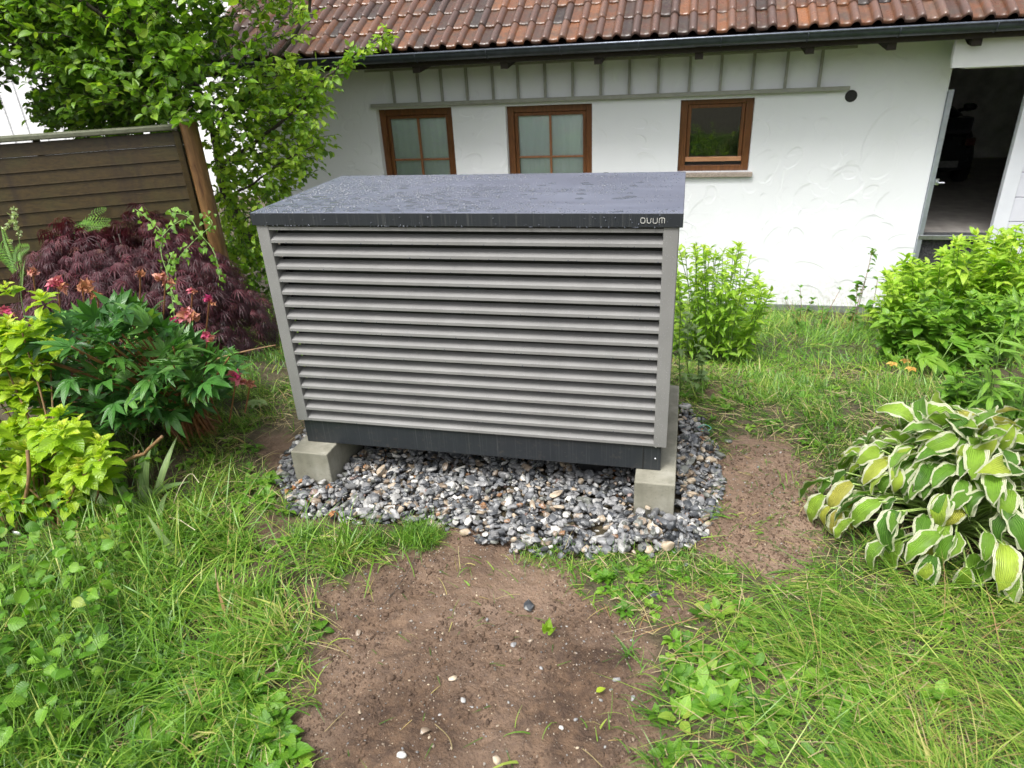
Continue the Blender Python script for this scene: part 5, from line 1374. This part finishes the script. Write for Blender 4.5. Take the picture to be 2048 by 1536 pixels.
    for pts in ([(280, 1000), (262, 880), (290, 830), (310, 850)], [(330, 1080), (350, 990), (380, 940), (398, 965)], [(270, 1040), (300, 900), (240, 850), (228, 860)], [(300, 1050), (345, 1030), (390, 1060)]):
        m.tube(subd([G(a, c, .02 + .06 * i) for i, (a, c) in enumerate(pts)]), .0018, 4)
    m.build('stalks', mat_simple('bleached', (.5, .45, .3), .6), t)
    # reddish woody peony stalk lying toward the unit
    m = MB(); P = subd([W(395, 735, .05), W(440, 715, .05), (W(500, 700, .1)), W(552, 690, .14)]); m.tube(P, np.linspace(.006, .002, len(P)), 6); o = m.build('twig', M['stem_wood'], loc=P[0]); tag(o, 'brown woody twig reaching from the peony toward the heat pump post', 'twig')
build_herbs()

# ------------------------------------------------------------------ small loose things
def build_litter():
    rng = np.random.default_rng(91)
    TB = leaf_t(heart, 6, 5, .6, 1.2, .12, w=.42)
    p = G(1095, 1262, .015); m = MB()
    for d, s in (((.1, .3, .9), .05), ((-.5, .1, .5), .035), ((.6, -.1, .35), .035)): m.scatter(TB, [p], d, (.1, -.9, .4), s * .85, [.25])
    tag(m.build('torn_leaf', M['hydrangea_leaf'], loc=p), 'curled torn yellow-green leaf lying alone on the bare soil path', 'leaf')
    p = G(1192, 1384, .004); m = MB(); m.scatter(leaf_t(lance, 4, 3, .3, .5, w=.3), [p], [.5, .3, .2], UP, .03, [.8])
    tag(m.build('leaf_scrap', M['hydrangea_leaf'], loc=p), 'small green leaf scrap on the lower right of the soil path', 'leaf')
    # rust-brown dead leaves on the gravel by the left block
    for i, (px, py, s, lab) in enumerate(((610, 965, .04, 'curled rust-brown dead leaf on gravel touching the left concrete block'), (660, 970, .028, 'small rust-brown dead leaf right of the left block foot'), (608, 995, .038, 'orange-brown dead leaf lower left on the gravel'), (580, 978, .035, 'brown crumpled leaf at the far left edge of the gravel'), (668, 1028, .03, 'reddish leaf at the lower gravel edge below the left block'))):
        p = G(px, py, .022); m = MB(); n = 5
        m.scatter(leaf_t(lance, 5, 3, .5, 1.4, .05, w=.3), np.tile(p, (n, 1)) + rng.normal(0, .006, (n, 3)) * [1, 1, .3], rdir(rng, n, -.05, .35), UP + rng.normal(0, .4, (n, 3)), s * rng.uniform(.7, 1.1, n), rng.uniform(0, .6, n))
        tag(m.build('dead_leaf', M['dry_leaf'], loc=p), lab, 'dead leaf', 'dead leaves on the gravel')
    # pale curled leaf and white plant tag
    p = G(158, 1092, .06); m = MB(); m.scatter(leaf_t(ovate, 5, 5, .6, .8, w=.35), [p], [.1, -.1, .9], [.2, -1, .1], .05, [1.0]); tag(m.build('pale_leaf', M['straw'], loc=p), 'pale beige dried leaf standing in the ground cover at left', 'leaf')
    p = G(33, 1067, .04); m = MB().box(p - [.018, .001, .010], p + [.018, .001, .010]); tag(m.build('plant_tag', M['white_paint'], loc=p), 'small blank white plant tag at the hydrangea foot', 'plant tag')
    # peony leaf fallen on the grass beside the unit
    p = G(515, 800, .05); m = MB(); T = combine([(leaf_t(lance, 5, 3, .25, .6, w=.25), rotz(a, 1)) for a in (-1.1, -.55, 0, .55, 1.1)]); m.scatter(T, [p], [.1, -.6, .1], UP, .075, [.9]); tag(m.build('pale_palmate_leaf', M['iris_leaf'], loc=p), 'pale lobed leaf near the lower left post of the heat pump', 'leaf')
    # straws and twigs on the soil
    for i, (a, c, lab) in enumerate((((1165, 1500), (1205, 1536), 'pale green weed stalk at the bottom of the soil path'), ((870, 1450), (905, 1500), 'thin forked dry twig low on the soil path'), ((650, 1465), (690, 1425), 'dry straw at the lower left of the soil path'), ((830, 1120), (770, 1210), 'brown thread of root at the upper left of the soil path'), ((610, 1330), (680, 1270), 'long pale grass stem lying along the left path edge'), ((990, 1200), (1040, 1190), 'short pale straw in the middle of the soil path'), ((640, 1505), (615, 1536), 'short straw at the very lower left of the path'))):
        p, q = G(*a), G(*c); P = subd([p + [0, 0, .004], (p + q) / 2 + rng.normal(0, .008, 3) * [1, 1, 0] + [0, 0, .008], q + [0, 0, .004]]); m = MB().tube(P, .0014, 4)
        tag(m.build('straw', M['straw'] if i != 3 else M['bark'], loc=p), lab, 'straw', 'straws and twigs on the soil')
    # black corrugated drain pipe under the unit
    m = MB(); P = []; r = []
    for i in range(40): P.append((1.21, .14 + i * .010, -.085)); r.append(.060 if (i // 1) % 2 else .053)
    m.tube(P, r, 20); o = m.build('drain_pipe', M['plastic_black'], loc=(1.21, .14, -.12)); tag(o, 'black corrugated drain pipe under the heat pump near the right block', 'pipe')
    # green cord scrap at the gravel's right
    P = subd([G(1395, 855, .02), G(1410, 848, .03), G(1425, 856, .02), G(1415, 862, .03), G(1400, 860, .02)]); m = MB().tube(P, .0016, 5); tag(m.build('green_cord', mat_simple('cord_green', (.12, .42, .36), .5), loc=P[0]), 'scrap of turquoise cord lying on the gravel at the right', 'cord')
build_litter()

# ------------------------------------------------------------------ trees behind the photographer (they show in the panes)
def build_back_trees():
    rng = np.random.default_rng(101); T = [leaf_t(ovate, 2, 2, .0, .5, w=.4)]
    labs = ['large garden tree standing behind the viewpoint, left one', 'large garden tree standing behind the viewpoint, right one', 'tall garden tree standing behind the viewpoint, middle one']
    for i, (x, y, h, r) in enumerate(((-5, -13, 5, 2.4), (7.5, -12.5, 5, 2.4), (1.5, -16, 6, 2.8))):
        t = empty('garden_tree', (x, y, -.2), labs[i], 'tree', 'trees behind the viewpoint'); m = MB(); n = 2600
        d = rdir(rng, n); P = np.array([x, y, h * .55]) + d * (rng.uniform(.3, 1, n) ** .4)[:, None] * [r, r, h * .5] * (1 + .25 * (fbm(d[:, 0] * 3 + 9, d[:, 2] * 3, 2, i) - .5))[:, None]
        m.scatter(T[0], P, rdir(rng, n), lit_up(rng, n, .6), rng.uniform(.25, .5, n), rng.uniform(.0, .7, n)); m.build('crown', M['tree_leaf'], t)
        MB().tube([(x, y, -.3), (x + .1, y, h * .6)], [.2, .1], 8).build('trunk', M['bark'], t)
build_back_trees()
